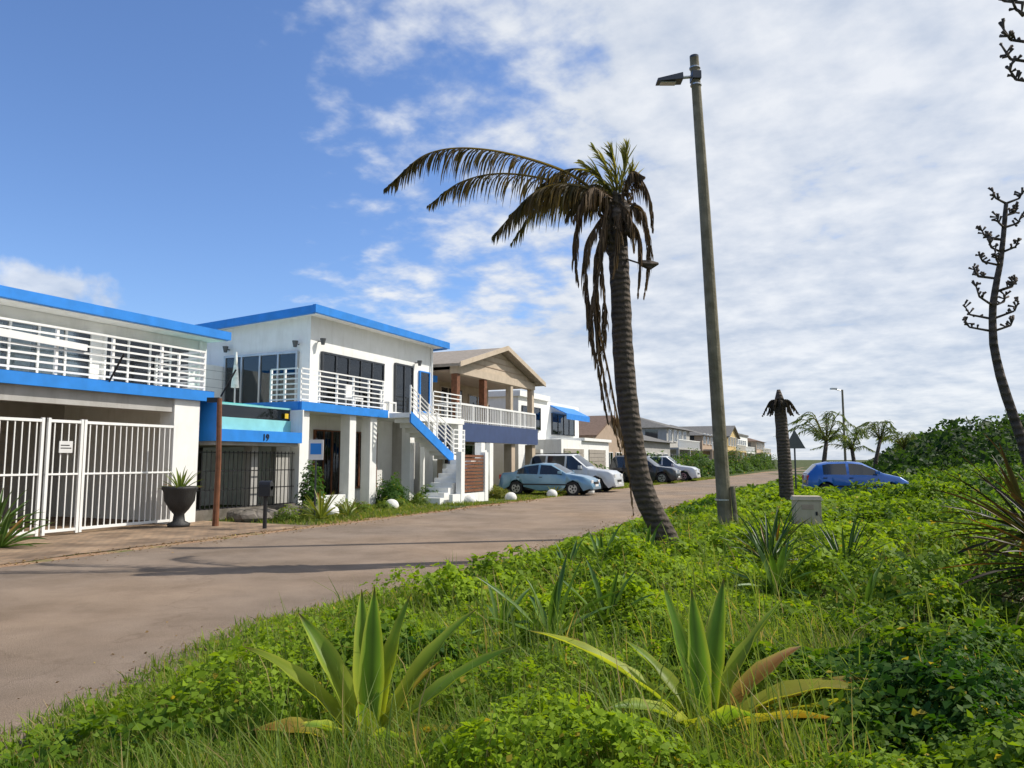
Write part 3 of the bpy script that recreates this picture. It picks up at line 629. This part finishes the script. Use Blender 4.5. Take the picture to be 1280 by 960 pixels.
agave((.98,3.95,zc+.1),[(170,40,1.0,34,(.2,.3,.03),YB),(120,70,.76,8,(.16,.28,.03),GT),(98,80,.7,6,(.16,.28,.03),GT),(60,62,.84,16,(.18,.3,.03),GT),(38,48,.92,18,YB,GT),(5,26,.95,36,(.3,.32,.04),BR),(-8,18,1.02,26,YB,(.3,.3,.05)),(-4,34,.85,60,YB,(.34,.3,.05)),
   (-30,26,.65,35,YB,BR),(205,33,.6,40,YB,GT),(-75,40,.5,40,(.2,.3,.03),GT),(-115,33,.5,30,YB,YB),(140,50,.6,25),(25,38,.75,30,(.32,.2,.05),BR)],.125,'leaf_agave')
for (x,y,n,L,w) in ((.3,6.1,12,.68,.07),(.8,6.5,11,.55,.06),(-.1,6.6,8,.45,.055),(2.75,8.0,16,.75,.07),(1.2,10.2,12,.65,.07),(.7,9.6,10,.55,.06),(1.9,10.9,10,.6,.07),(3.3,7.2,9,.5,.055)):
    EXC.append((x,y,.35,.6)); rosette((x,y,gz1(x,y)+.1),n,L,w,cb=(.12,.21,.03),ct=(.06,.14,.03))
for (x,y) in ((3.3,9.8),(3.8,11.0),(4.0,9.2),(12.6,19.5),(13.6,22),(8.4,13.5)):
    rosette((x,y,gz1(x,y)+.15),46,.75,.03,(5,75),30,(.04,.09,.02),(.03,.07,.03),'spiky_shrub')
rosette((5.15,7.0,gz1(5.15,7)+.5),90,1.15,.05,(-30,80),28,(.03,.055,.02),(.05,.022,.018),'aloe_plant')
rosette((5.6,8.2,gz1(5.6,8.2)+.7),60,1.1,.05,(-20,80),28,(.03,.055,.02),(.045,.025,.018),'aloe_plant')
rosette((4.9,6.5,gz1(4.9,6.5)+.1),34,.7,.045,(0,70),28,(.035,.06,.02),(.06,.03,.02),'aloe_plant')
rosette((-7.95,18.15,.9),26,.62,.05,(15,85),25,(.16,.24,.05),(.2,.27,.06),'potted_agave')
rosette((-5.05,20.1,.1),26,.85,.07,(10,80),30,(.2,.26,.05),(.22,.24,.05))
rosette((-4.5,20.9,.1),20,.6,.06,(10,80),30,(.12,.2,.05),(.2,.2,.05))
rosette((-9.35,13.9,.05),30,.9,.09,(5,80),30,(.08,.15,.03),(.06,.12,.03)); rosette((-9.9,14.6,.3),26,.9,.08,(5,80),30,(.08,.15,.03),(.06,.12,.03))
rosette((-2.6,29.0,.05),16,.6,.08,(10,80),20,(.12,.22,.05),(.2,.24,.06)); rosette((-1.8,30.2,.05),14,.6,.08,(10,80),20,(.14,.22,.05),(.1,.2,.06)); rosette((1.9,33.9,.05),16,.6,.08,(10,80),20,(.2,.3,.05),(.3,.28,.06))
def leafcloud(name,cen,nrm,size,colA,colB,mt='leaf_green',k=3,parent=None,aspect=.66,colv=None,yel=.012):
    n=len(cen); cen=np.repeat(cen,k,0); nrm=np.repeat(nrm,k,0); size=np.repeat(size,k)
    base=np.repeat(rng.rand(n)*6.28,k)+np.tile(np.arange(k)*6.2832/k,n)+rng.randn(n*k)*.25
    nrm=norm(nrm+rng.randn(n*k,3)*.28)
    t1=norm(np.cross(nrm,np.array([.3,.2,1.])+rng.randn(n*k,3)*.01)); t2=np.cross(nrm,t1)
    a=t1*np.cos(base)[:,None]+t2*np.sin(base)[:,None]; b=np.cross(nrm,a)
    s=size*rng.uniform(.6,1.25,n*k); s_=s[:,None]
    v0=cen+a*s_*.08; v1=cen+a*s_*.5+b*s_*aspect*.5+nrm*s_*.1; v2=cen+a*s_*1.0-nrm*s_*.12; v3=cen+a*s_*.5-b*s_*aspect*.5+nrm*s_*.1
    V=np.stack([v0,v1,v2,v3],1).reshape(-1,3); F=np.arange(len(V)).reshape(-1,4)
    u=rng.rand(n*k) if colv is None else np.clip(np.repeat(colv,k)+rng.randn(n*k)*.16,0,1)
    c=np.array(colA)[None]*(1-u[:,None])+np.array(colB)[None]*u[:,None]
    yl=rng.rand(n*k)<yel; c[yl]=np.array([.38,.3,.04])
    C=np.repeat(c,4,0)
    return npmesh(name,V,F,C,mt,parent)
def vegh(x,y):
    s=x-En(y)
    n1=fbm(x*.9+3,y*.9,3); n2=fbm(x*.28+40,y*.28+9,3)
    h=.04+.42*sst(.36,.72,n1)*(1-.35*sst(9,14,y)*(1-sst(5,9,s)))
    h=h+sst(.5,.72,n2)*.5*sst(3,8,s)
    h=h*sst(-.15,1.2,s)+.03
    h=h+sst(10,22,s)*.6*fbm(x*.2,y*.2,2)
    for (ex,ey,r,k) in EXC: h=h*(1-k*np.exp(-((x-ex)**2+(y-ey+.15)**2)/(r*r)))
    return h
def polar(n,d0,d1,a0,a1,pw=1.0):
    u=rng.rand(n)**pw; d=d0*(d1/d0)**u; a=np.radians(rng.uniform(a0,a1,n)); return d*np.sin(a),d*np.cos(a),d
x,y,d=polar(165000,2.2,60,-42,46,.85)
s=x-En(y); n3=fbm(x*.55+70,y*.55+20,3); n4=fbm(x*2.2,y*2.2,2)
grassy=np.maximum(sst(2.6,.6,s)*sst(16,9,d),sst(.56,.66,fbm(x*.5+31,y*.5+7,3))*.75)
keep=(s>-.1)&(rng.rand(len(x))>grassy*.8)&(rng.rand(len(x))<.25+1.6*sst(.3,.55,n3))
for (ex,ey) in ((-.73,3.95),(.98,3.9)): keep&=~((np.hypot(x-ex,y-ey)<.32)&(rng.rand(len(x))<.75))
x,y,d,n3,n4=x[keep],y[keep],d[keep],n3[keep],n4[keep]
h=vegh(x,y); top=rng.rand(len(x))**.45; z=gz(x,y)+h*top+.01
e=.15; nx=-(vegh(x+e,y)-vegh(x-e,y))/(2*e); nyy=-(vegh(x,y+e)-vegh(x,y-e))/(2*e)
nr=norm(np.stack([nx*.7,nyy*.7,np.ones_like(x)],1)+rng.randn(len(x),3)*.35)
size=.027+.0046*d; size*=np.where(n4>.55,1.35,.85)
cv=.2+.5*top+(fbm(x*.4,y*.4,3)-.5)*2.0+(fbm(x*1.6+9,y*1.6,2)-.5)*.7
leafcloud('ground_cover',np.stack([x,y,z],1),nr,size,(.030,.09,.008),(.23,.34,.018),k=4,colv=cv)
def blades(name,x,y,z,L,w,colA,colB,lean=.5,mt='leaf_green'):
    n=len(x); az=rng.rand(n)*6.28; ln=np.abs(rng.randn(n))*lean
    d=np.stack([np.cos(az)*ln,np.sin(az)*ln,np.ones(n)],1); d=norm(d); d[:,0]-=.12
    az2=rng.rand(n)*6.28; s=np.stack([np.cos(az2),np.sin(az2),np.zeros(n)],1)*(w/2)[:,None]
    o=np.stack([x,y,z],1); m1=o+d*(L*.5)[:,None]; dd=d+np.stack([np.cos(az)*ln*.9,np.sin(az)*ln*.9,-.25*np.ones(n)],1); t=m1+dd*(L*.5)[:,None]
    V=np.stack([o-s,o+s,m1+s*.8,m1-s*.8,t+s*.1,t-s*.1],1).reshape(-1,3)
    i=np.arange(n)*6; F=np.concatenate([np.stack([i,i+1,i+2,i+3],1),np.stack([i+3,i+2,i+4,i+5],1)],0)
    u=rng.rand(n)[:,None]; c=np.array(colA)[None]*(1-u)+np.array(colB)[None]*u
    dry=rng.rand(n)<.08; c[dry]=np.array([.36,.28,.13])
    C=np.repeat(c,6,0)
    return npmesh(name,V,F,C,mt)
x,y,d=polar(180000,2.2,30,-42,44,.8); s=x-En(y)
grassy=sst(3.2,.8,s)*sst(18,9,d); n3=fbm(x*.5+31,y*.5+7,3)
keep=(s>-.3)&(rng.rand(len(x))<.1+.9*grassy+.8*sst(.54,.64,n3))
x,y,d,s=x[keep],y[keep],d[keep],s[keep]
L=(.09+.22*rng.rand(len(x))**1.4)*(.4+.6*sst(-.2,.8,s))*(.7+.8*vn(x*1.5,y*1.5)); 
blades('verge_grass',x,y,gz(x,y),L,.0035+.0011*d,(.06,.13,.014),(.24,.31,.05),.55)
k=1500; x,y,d=polar(k*3,3,14,-40,46); kk=(x-En(y)>.6)&(fbm(x,y,2)>.5); x,y,d=x[kk],y[kk],d[kk]
blades('tall_grass',x,y,gz(x,y)+.1,.25+.3*rng.rand(len(x)),.006+.0008*d,(.2,.24,.07),(.12,.2,.04),.35)
n=90000; y=17+rng.rand(n)**.8*48; ef=Ef(y); x=ef-.3-rng.rand(n)*5.5
lx=.41*(x-P0.x)+.912*(y-P0.y); ly=-.912*(x-P0.x)+.41*(y-P0.y)
kk=(lx>1.3)&(ly<.1)&(ly>-9)&(fbm(x*.8,y*.8,3)>.36)
kk&=~((lx>20)&(lx<27)&(rng.rand(n)<.7))
x,y=x[kk],y[kk]
blades('lawn_grass',x,y,np.zeros(len(x)),.05+.1*rng.rand(len(x))*vn(x,y)*1.6,.008+.0006*y,(.07,.13,.015),(.22,.26,.05),.6)
# leaf litter on the road edges and driveway
n=2600; y=rng.uniform(3,30,n); sd=rng.rand(n)<.45; off=np.abs(rng.randn(n))*.35
x=np.where(sd,En(y)-off,Ef(y)+off*1.3-.6)
leafcloud('fallen_leaves',np.stack([x,y,np.full(n,.02)],1),norm(np.array([0,0,1.])+rng.randn(n,3)*.12),.02+.0022*y,(.12,.07,.03),(.3,.2,.09),'leaf_dry',k=1)
def shrub(name,loc,r,n,size,cA,cB):
    p=norm(rng.randn(n,3)); p[:,2]=np.abs(p[:,2]); rr=(rng.rand(n)**.4)*(1+.35*(vn(p[:,0]*3+loc[0]+30,p[:,1]*3+p[:,2]*2+loc[1]+30)-.5)*2)
    c=p*rr[:,None]*np.array(r)+np.array(loc)
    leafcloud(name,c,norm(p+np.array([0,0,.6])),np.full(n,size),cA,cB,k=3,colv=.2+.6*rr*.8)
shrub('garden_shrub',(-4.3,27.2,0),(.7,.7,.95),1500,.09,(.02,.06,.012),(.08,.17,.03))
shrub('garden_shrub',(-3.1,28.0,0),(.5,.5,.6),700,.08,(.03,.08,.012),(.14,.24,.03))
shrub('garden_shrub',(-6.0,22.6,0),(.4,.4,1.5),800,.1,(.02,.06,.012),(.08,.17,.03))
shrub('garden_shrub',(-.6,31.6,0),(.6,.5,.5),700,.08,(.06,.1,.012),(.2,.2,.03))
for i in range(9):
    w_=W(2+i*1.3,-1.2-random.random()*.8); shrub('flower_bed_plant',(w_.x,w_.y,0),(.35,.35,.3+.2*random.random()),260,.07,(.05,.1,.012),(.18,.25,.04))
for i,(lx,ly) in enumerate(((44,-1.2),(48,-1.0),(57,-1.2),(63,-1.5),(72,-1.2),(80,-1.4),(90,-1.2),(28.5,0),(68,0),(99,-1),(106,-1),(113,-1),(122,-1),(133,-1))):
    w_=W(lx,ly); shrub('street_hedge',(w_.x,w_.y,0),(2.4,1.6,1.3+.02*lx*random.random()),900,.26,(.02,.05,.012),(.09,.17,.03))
n=36000; x=rng.uniform(20,150,n); y=rng.uniform(44,150,n)
s=x-En(y); kk=(s>4.5)&(s<75)&(np.arctan2(x,y)<np.radians(46)); x,y,s=x[kk],y[kk],s[kk]
n1=fbm(x*.16,y*.16,4); h=(1.2+2.9*sst(.3,.7,n1))*sst(4,14,s)*(.75+.032*np.minimum(s,40))
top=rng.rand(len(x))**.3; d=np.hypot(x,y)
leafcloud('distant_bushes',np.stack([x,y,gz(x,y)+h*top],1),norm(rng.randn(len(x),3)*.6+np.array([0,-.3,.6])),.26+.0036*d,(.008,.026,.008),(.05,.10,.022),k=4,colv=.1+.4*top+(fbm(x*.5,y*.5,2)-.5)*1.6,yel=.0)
n=22000; x=rng.uniform(8,34,n); y=rng.uniform(13,46,n); s=x-En(y)
n1=fbm(x*.45+8,y*.45,3); kk=(s>5.5)&(n1>.42)&~((np.abs(x-13.5)<3.4)&(y<34)&(y>28.5))&(x/y<.85); kk&=~((x/y>.36)&(x/y<.56)&(y>20)&(y<36)&(rng.rand(n)<.9))
x,y,s,n1=x[kk],y[kk],s[kk],n1[kk]
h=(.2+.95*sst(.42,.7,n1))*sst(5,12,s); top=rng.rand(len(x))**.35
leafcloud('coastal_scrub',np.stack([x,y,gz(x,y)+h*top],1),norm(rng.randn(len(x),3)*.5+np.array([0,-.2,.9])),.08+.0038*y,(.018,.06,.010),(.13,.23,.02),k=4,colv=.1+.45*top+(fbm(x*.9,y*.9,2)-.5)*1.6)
# ------------------------------------------------------------ palms
def catmull(pts,n):
    P=[np.array(pts[0])*2-np.array(pts[1])]+[np.array(p,float) for p in pts]+[np.array(pts[-1])*2-np.array(pts[-2])]
    out=[]; k=len(pts)-1
    for i in range(n):
        u=i/(n-1)*k; j=min(int(u),k-1); t=u-j; a,b,c,d=P[j],P[j+1],P[j+2],P[j+3]
        out.append(.5*((2*b)+(-a+c)*t+(2*a-5*b+4*c-d)*t*t+(-a+3*b-3*c+d)*t**3))
    return out
class Fr:
    def __init__(s): s.V=[];s.F=[];s.C=[]
    def quadstrip(s,pts,wdir,ws,c0,c1):
        b=len(s.V)
        for i,(p,w_) in enumerate(zip(pts,ws)):
            s.V+= [p-wdir*w_,p+wdir*w_]; t=i/(len(pts)-1); c=np.array(c0)*(1-t)+np.array(c1)*t; s.C+=[c,c]
        for i in range(len(pts)-1): k=b+i*2; s.F.append((k,k+1,k+3,k+2))
    def frond(s,pts,Lf,n,hang,wind,cA,cB,w=.02,stem=.02,spread=.8,sc=(.12,.10,.04)):
        c=catmull(pts,n)
        for i in range(1,n):
            t=i/(n-1); d=norm(c[i]-c[i-1]); s.quadstrip([c[i-1],c[i]],norm(np.cross(d,np.array([0.1,1,.2]))),[stem*(1.1-t)]*2,sc,sc)
            s.quadstrip([c[i-1],c[i]],norm(np.cross(d,np.array([1,.1,.2]))),[stem*(1.1-t)]*2,sc,sc)
            if t<.08: continue
            side=norm(np.cross(d,np.array([0,0,1.])+1e-3)); ln=Lf*(math.sin(math.pi*min(1,.18+.8*t))**.6)*random.uniform(.65,1.15)
            for sg in (-1,1):
                if random.random()<.06: continue
                q=random.random(); col=np.array(cA)*(1-q)+np.array(cB)*q
                dr=norm(side*sg*spread*random.uniform(.6,1.1)+d*.75+np.array([0,0,.12])+np.random.randn(3)*.14)
                p0=c[i]; dd=dr; pts2=[p0]
                for m in range(4):
                    dd=norm(dd+np.array([wind*.5,0,-hang*(.6+.3*m)])*random.uniform(.7,1.25)); pts2.append(pts2[-1]+dd*ln/4)
                wd=norm(np.cross(dd,np.random.randn(3)))
                s.quadstrip(pts2,wd,[w*.5,w,w*.9,w*.6,w*.1],col*.85,col*1.1)
    def obj(s,name,mt,parent): return npmesh(name,np.array(s.V),np.array(s.F),np.array(s.C),mt,parent)
np.random.seed(4)
PT=empty('palm_tree'); t=MB()
pts=catmull([(2.8,12.4,-.2),(2.5,12.5,.38),(2.12,12.5,1.27),(1.9,12.5,2.86),(1.83,12.5,4.63),(1.78,12.5,5.85)],60)
rs=[(.28-.09*min(1,i/9)-.03*i/59+.006*(i%2)+random.uniform(-.004,.004)) for i in range(60)]
t.tube([tuple(p) for p in pts],rs,'palm_trunk',16,.035); t.obj('trunk',PT,smooth=True)
f=Fr()
DG=(.045,.042,.018);DB=(.15,.105,.05)
A=[(1.75,12.5,5.9),(.9,12.4,6.5),(-.4,12.3,6.84),(-1.4,12.2,6.74),(-2.1,12.1,6.1)]
f.frond(A,.7,135,1.5,-.3,DG,DB,.017,.03,.6,(.2,.15,.07))
f.frond([(1.75,12.5,5.95),(1.0,12.7,6.38),(-.1,12.9,6.66),(-.9,13.0,6.55),(-1.5,13.1,6.15)],.6,80,1.4,-.3,DG,DB,.017,.028,.6)
f.frond([(1.7,12.4,5.9),(1.1,12.1,6.14),(.4,11.9,5.97),(-.3,11.8,5.2)],.72,110,1.4,-.25,DG,DB,.017,.03,.6,(.2,.15,.07))
f.frond([(1.7,12.6,5.95),(1.15,12.5,6.25),(.55,12.4,6.2),(-.05,12.3,5.7)],.62,85,1.4,-.25,DG,DB,.017,.03,.6)
f.frond([(1.7,12.7,6.0),(1.1,13.2,6.35),(.5,13.6,6.3),(.0,13.9,5.7)],.6,70,1.3,-.3,DG,(.1,.09,.035),.016,.03,.7)
f.frond([(1.8,12.6,6.0),(1.4,12.6,6.55),(.9,12.6,6.6),(.45,12.6,6.3)],.5,60,1.2,-.4,DG,DB,.016,.025,.6)
f.frond([(1.75,12.5,5.9),(1.5,12.3,6.2),(1.2,12.2,6.1),(.9,12.1,5.6)],.55,60,1.5,-.2,DG,DB,.016,.025,.6)
for p in ([(1.8,12.5,6.0),(1.68,12.5,6.5),(1.4,12.5,7.0)],[(1.8,12.5,6),(1.93,12.45,6.55),(1.97,12.4,6.98)],[(1.8,12.5,6),(1.75,12.3,6.5),(1.65,12.2,6.85)],[(1.85,12.5,6),(2.03,12.6,6.4),(2.1,12.6,6.65)],[(1.8,12.5,6),(1.5,12.3,6.35),(1.15,12.2,6.6)]):
    f.frond(p,.4,34,.12,-.15,(.08,.10,.025),(.3,.27,.09),.015,.022,.25,(.25,.22,.08))
f.obj('fronds',"leaf_green",PT)
f=Fr()
DC=(.05,.033,.02); DD=(.19,.125,.07)
for p,L in (([(1.7,12.4,5.9),(1.32,12.2,5.3),(1.22,12.2,4.4),(1.3,12.2,3.5)],.4),([(1.75,12.35,5.8),(1.4,12.2,5.0),(1.42,12.2,4.0),(1.45,12.25,3.2)],.4),([(1.65,12.5,5.85),(1.25,12.5,5.2),(1.3,12.5,4.3),(1.35,12.4,3.7)],.45),([(1.6,12.2,5.85),(1.45,12.05,5.0),(1.5,12.0,4.2),(1.5,12.1,3.4)],.4),
     ([(1.7,12.6,5.8),(1.4,12.4,4.4),(1.62,12.2,2.8),(1.85,12.2,1.6),(1.95,12.2,.75)],.24),([(1.7,12.4,5.8),(1.35,12.1,4.2),(1.5,12.1,2.9),(1.75,12.1,1.7)],.3),([(1.68,12.3,5.8),(1.3,12.15,4.0),(1.42,12.1,3.0),(1.55,12.1,2.2)],.32),
     ([(1.85,12.5,5.9),(2.2,12.4,5.8),(2.3,12.3,5.1),(2.2,12.3,4.3)],.38),([(1.85,12.5,6.0),(2.25,12.6,5.9),(2.35,12.6,5.3)],.4),([(1.85,12.4,5.8),(2.12,12.2,5.3),(2.08,12.2,4.3)],.38),([(1.8,12.3,5.9),(1.75,12.0,5.4),(1.65,12.0,4.6)],.38),([(1.85,12.5,6.0),(2.1,12.3,6.35),(2.3,12.2,6.0),(2.35,12.2,5.4)],.42),
     ([(1.8,12.3,5.9),(1.95,12.05,5.6),(2.0,12.0,5.0)],.32),([(1.7,12.3,6.0),(1.3,12.0,6.05),(1.0,11.95,5.5)],.42),([(1.85,12.4,6.0),(2.0,12.2,6.4),(2.2,12.1,6.3)],.3),([(1.7,12.4,5.9),(1.2,12.3,5.8),(1.05,12.2,5.1),(1.1,12.2,4.5)],.4)):
    f.frond(p,L,62,1.6,-.05,DC,DD,.015,.026,.5,(.15,.10,.06))
f.obj('dead_fronds','leaf_dry',PT)
t=MB()
for i in range(30):
    a=random.random()*6.28; z=5.1+random.random()*.8
    t.beam((1.79+.12*math.cos(a),12.5+.12*math.sin(a),z),(1.79+.32*math.cos(a),12.5+.32*math.sin(a),z+.25),(.06,.025),'palm_trunk',6)
t.obj('leaf_bases',PT)
for i in range(7):
    a=i*.9; blob('coconut',(1.8+.24*math.cos(a),12.45+.24*math.sin(a),5.45+.12*(i%3)),(.09,.09,.12),'palm_trunk',2,.03,PT)
blob('crown_heart',(1.79,12.5,5.75),(.22,.22,.38),'palm_trunk',3,.15,PT)
t=MB(); t.beam((1.85,12.4,5.0),(2.2,12.3,4.85),.015,'palm_trunk',5); t.tube([(2.15,12.3,4.88),(2.3,12.3,4.84),(2.45,12.3,4.87)],[.05,.09,.02],'palm_trunk',8); t.obj('flower_sheath',PT)
DP=empty('dead_palm'); t=MB(); pts=catmull([(8.35,23,-.1),(8.3,23,1.5),(8.22,23,3.3)],16); t.tube([tuple(p) for p in pts],[.23-.004*i+.008*(i%2) for i in range(16)],'palm_trunk',12,.04); t.beam((8.22,23,3.25),(8.2,23,3.75),(.2,.05),'palm_trunk',9); t.obj('trunk',DP,smooth=True)
f=Fr()
for a in np.arange(0,6.28,.5):
    c,s_=math.cos(a),math.sin(a); r=random.uniform(.3,.65); f.frond([(8.2,23,3.35),(8.2+c*r*.5,23+s_*r*.5,3.4),(8.2+c*r,23+s_*r,2.98)],.26,14,1.3,-.1,(.03,.025,.016),(.07,.05,.03),.03,.05,.5,(.05,.04,.03))
f.obj('dead_fronds','leaf_dry',DP)
def palm(loc,h,fl,nf,lean=.4):
    E=empty('palm_tree',loc); t=MB(); t.tube([(0,0,-.2),(lean*.3,0,h*.5),(lean,0,h)],[.2,.15,.12],'palm_trunk',8,.05); t.obj('trunk',E,smooth=True); f=Fr()
    for i in range(nf):
        a=i*2.4; e=random.uniform(.1,1.25); c,s_=math.cos(a),math.sin(a); r=fl*math.cos(e*.7)*random.uniform(.75,1.1)
        f.frond([(lean,0,h),(lean+c*r*.45-.15,s_*r*.45,h+fl*math.sin(e)*.65),(lean+c*r-.4,s_*r,h+fl*math.sin(e)*.6-fl*.15)],.6,26,.4,-.3,(.04,.08,.02),(.15,.19,.06),.028,.035,.7)
    f.obj('fronds','leaf_green',E)
palm((18.9,46,0),2.7,2.9,18,.3); palm((23.2,51,0),2.3,2.2,14,-.2); palm((26.8,56,0),3.1,2.2,14,.6); palm((31,60,0),2.5,2.2,14,.2)
def stalk(name,pts,r0,brs):
    E=empty(name); t=MB(); c=catmull(pts,22); t.tube([tuple(p) for p in c],[r0*(1-.65*i/21) for i in range(22)],'palm_trunk',7,.08)
    for (i,az,L) in brs:
        p=Vector(c[i]); d=Vector((math.cos(az)*.95,math.sin(az)*.95,.3)); q=p+d*L*.6; e=q+Vector((d.x*.35,d.y*.35,.75))*L*.4
        t.beam(p,q,(.016,.012),'palm_trunk',5); t.beam(q,e,(.012,.008),'palm_trunk',5)
        for k in range(10):
            u=random.random(); b=q.lerp(e,u) if k>2 else p.lerp(q,.6+.4*u); v=Vector((random.gauss(0,1),random.gauss(0,1),random.gauss(1,.6))).normalized()*random.uniform(.04,.09)
            t.beam(b,b+v,(.006,.015),'palm_trunk',5)
    t.obj('stalk',E,smooth=True)
stalk('dead_agave_stalk',[(6.35,9,.3),(6.15,9,1.6),(5.87,9,2.7),(5.85,9,3.4),(6.0,9,4.1),(6.1,9,4.75)],.07,[(i,random.choice([0,3.14])+random.uniform(-.9,.9),random.uniform(.25,.45)*(1.2-.5*(i-11)/10)) for i in range(11,22) for _ in range(2)])
stalk('dead_agave_stalk',[(4.7,6.1,.2),(4.63,6.1,2.5),(4.57,6.1,4.2),(4.55,6.1,5.5)],.06,[(i,3.14+random.uniform(-.4,.4),random.uniform(.4,.5)) for i in (17,18,19,20,21)]+[(i,random.uniform(-1.5,1.5),.4) for i in range(17,22)])
# ------------------------------------------------------------ sky
sunv=Vector((5.3,1.2,5.6)).normalized(); el=math.asin(sunv.z); az=math.atan2(sunv.x,sunv.y)
wd=bpy.data.worlds.new("World"); scn.world=wd; wd.use_nodes=True; n=wd.node_tree.nodes; l=wd.node_tree.links
bg=n['Background']; sk=n.new('ShaderNodeTexSky'); sk.sky_type='NISHITA'; sk.sun_disc=False; sk.sun_elevation=el; sk.sun_rotation=az; sk.air_density=1.0; sk.dust_density=.4; sk.ozone_density=2.0
def M(op,a,b=None,c=None,clamp=False):
    x=n.new('ShaderNodeMath'); x.operation=op; x.use_clamp=clamp
    for i,v in enumerate((a,b,c)):
        if v is None: continue
        if isinstance(v,(int,float)): x.inputs[i].default_value=v
        else: l.new(v,x.inputs[i])
    return x.outputs[0]
tc=n.new('ShaderNodeTexCoord'); sp=n.new('ShaderNodeSeparateXYZ'); l.new(tc.outputs['Generated'],sp.inputs[0]); sx,sy,sz=sp.outputs
zz=M('ADD',M('MAXIMUM',sz,0),.2); cb=n.new('ShaderNodeCombineXYZ'); l.new(M('DIVIDE',sx,zz),cb.inputs[0]); l.new(M('DIVIDE',sy,zz),cb.inputs[1])
def NZ(sc,det,ro,dist=0,off=(0,0,0),scl=(1,1,1)):
    mp=n.new('ShaderNodeMapping'); mp.inputs['Location'].default_value=off; mp.inputs['Scale'].default_value=scl; mp.inputs['Rotation'].default_value=(0,0,.5); l.new(cb.outputs[0],mp.inputs[0])
    q=n.new('ShaderNodeTexNoise'); q.inputs['Scale'].default_value=sc; q.inputs['Detail'].default_value=det; q.inputs['Roughness'].default_value=ro; q.inputs['Distortion'].default_value=dist; l.new(mp.outputs[0],q.inputs['Vector']); return q.outputs['Fac']
big=NZ(.8,4,.5,0,(3.1,1.2,0)); puff=NZ(8.0,5,.55,.1,(1,2,0)); mid=NZ(2.6,6,.58,0,(7,3,0))
d=M('ADD',M('MULTIPLY',big,.55),M('ADD',M('MULTIPLY',puff,.46),M('MULTIPLY',mid,.46)))
bias=M('MULTIPLY',M('MINIMUM',M('ADD',sx,.12),.36),.74)
low=M('MULTIPLY',M('SUBTRACT',.25,M('MINIMUM',sz,.25)),M('MULTIPLY',M('MAXIMUM',M('ADD',sx,.25),0),1.6))
d=M('ADD',M('ADD',d,bias),low)
mr=n.new('ShaderNodeMapRange'); mr.interpolation_type='SMOOTHSTEP'; mr.inputs['From Min'].default_value=.70; mr.inputs['From Max'].default_value=.92; l.new(d,mr.inputs['Value'])
cov=M('MULTIPLY',mr.outputs[0],.94)
vd=n.new('ShaderNodeVectorMath'); vd.operation='SUBTRACT'; l.new(tc.outputs['Generated'],vd.inputs[0]); vd.inputs[1].default_value=(-.53,.825,.19)
vs_=n.new('ShaderNodeVectorMath'); vs_.operation='MULTIPLY'; l.new(vd.outputs[0],vs_.inputs[0]); vs_.inputs[1].default_value=(1,1,2.0)
vl=n.new('ShaderNodeVectorMath'); vl.operation='LENGTH'; l.new(vs_.outputs[0],vl.inputs[0])
q=n.new('ShaderNodeTexNoise'); q.inputs['Scale'].default_value=22; q.inputs['Detail'].default_value=6; l.new(tc.outputs['Generated'],q.inputs['Vector'])
m2=n.new('ShaderNodeMapRange'); m2.interpolation_type='SMOOTHSTEP'; m2.inputs['From Min'].default_value=.075; m2.inputs['From Max'].default_value=.035
l.new(M('ADD',vl.outputs['Value'],M('MULTIPLY',M('SUBTRACT',.5,q.outputs['Fac']),.16)),m2.inputs['Value'])
cov=M('MAXIMUM',cov,M('MULTIPLY',m2.outputs[0],.8))
mixc=n.new('ShaderNodeMixRGB'); tint=n.new('ShaderNodeMixRGB'); tint.blend_type='MULTIPLY'; tint.inputs[0].default_value=1; tint.inputs[2].default_value=(.95,1.12,1.42,1)
l.new(sk.outputs[0],tint.inputs[1]); l.new(cov,mixc.inputs[0]); l.new(tint.outputs[0],mixc.inputs[1])
cr=n.new('ShaderNodeValToRGB'); cr.color_ramp.elements[0].color=(4.3,4.9,5.9,1); cr.color_ramp.elements[1].color=(7.0,7.2,7.5,1); cr.color_ramp.elements[0].position=.36; cr.color_ramp.elements[1].position=.62; l.new(M('ADD',M('MULTIPLY',mid,.5),M('MULTIPLY',puff,.5)),cr.inputs[0])
l.new(cr.outputs[0],mixc.inputs[2]); l.new(mixc.outputs[0],bg.inputs['Color']); bg.inputs['Strength'].default_value=.125
sl=bpy.data.lights.new('sun','SUN'); sl.energy=5.0; sl.angle=math.radians(.5); sl.color=(1,.94,.85); so=bpy.data.objects.new('sun',sl); COL.objects.link(so); so.rotation_euler=sunv.to_track_quat('Z','Y').to_euler()
cam=bpy.data.cameras.new('camera'); co=bpy.data.objects.new('camera',cam); COL.objects.link(co); co.location=(0,0,1.6); co.rotation_euler=(math.radians(90+5.77),0,0); cam.lens=26.4; cam.sensor_width=36; cam.clip_end=6000; cam.clip_start=.05
scn.camera=co
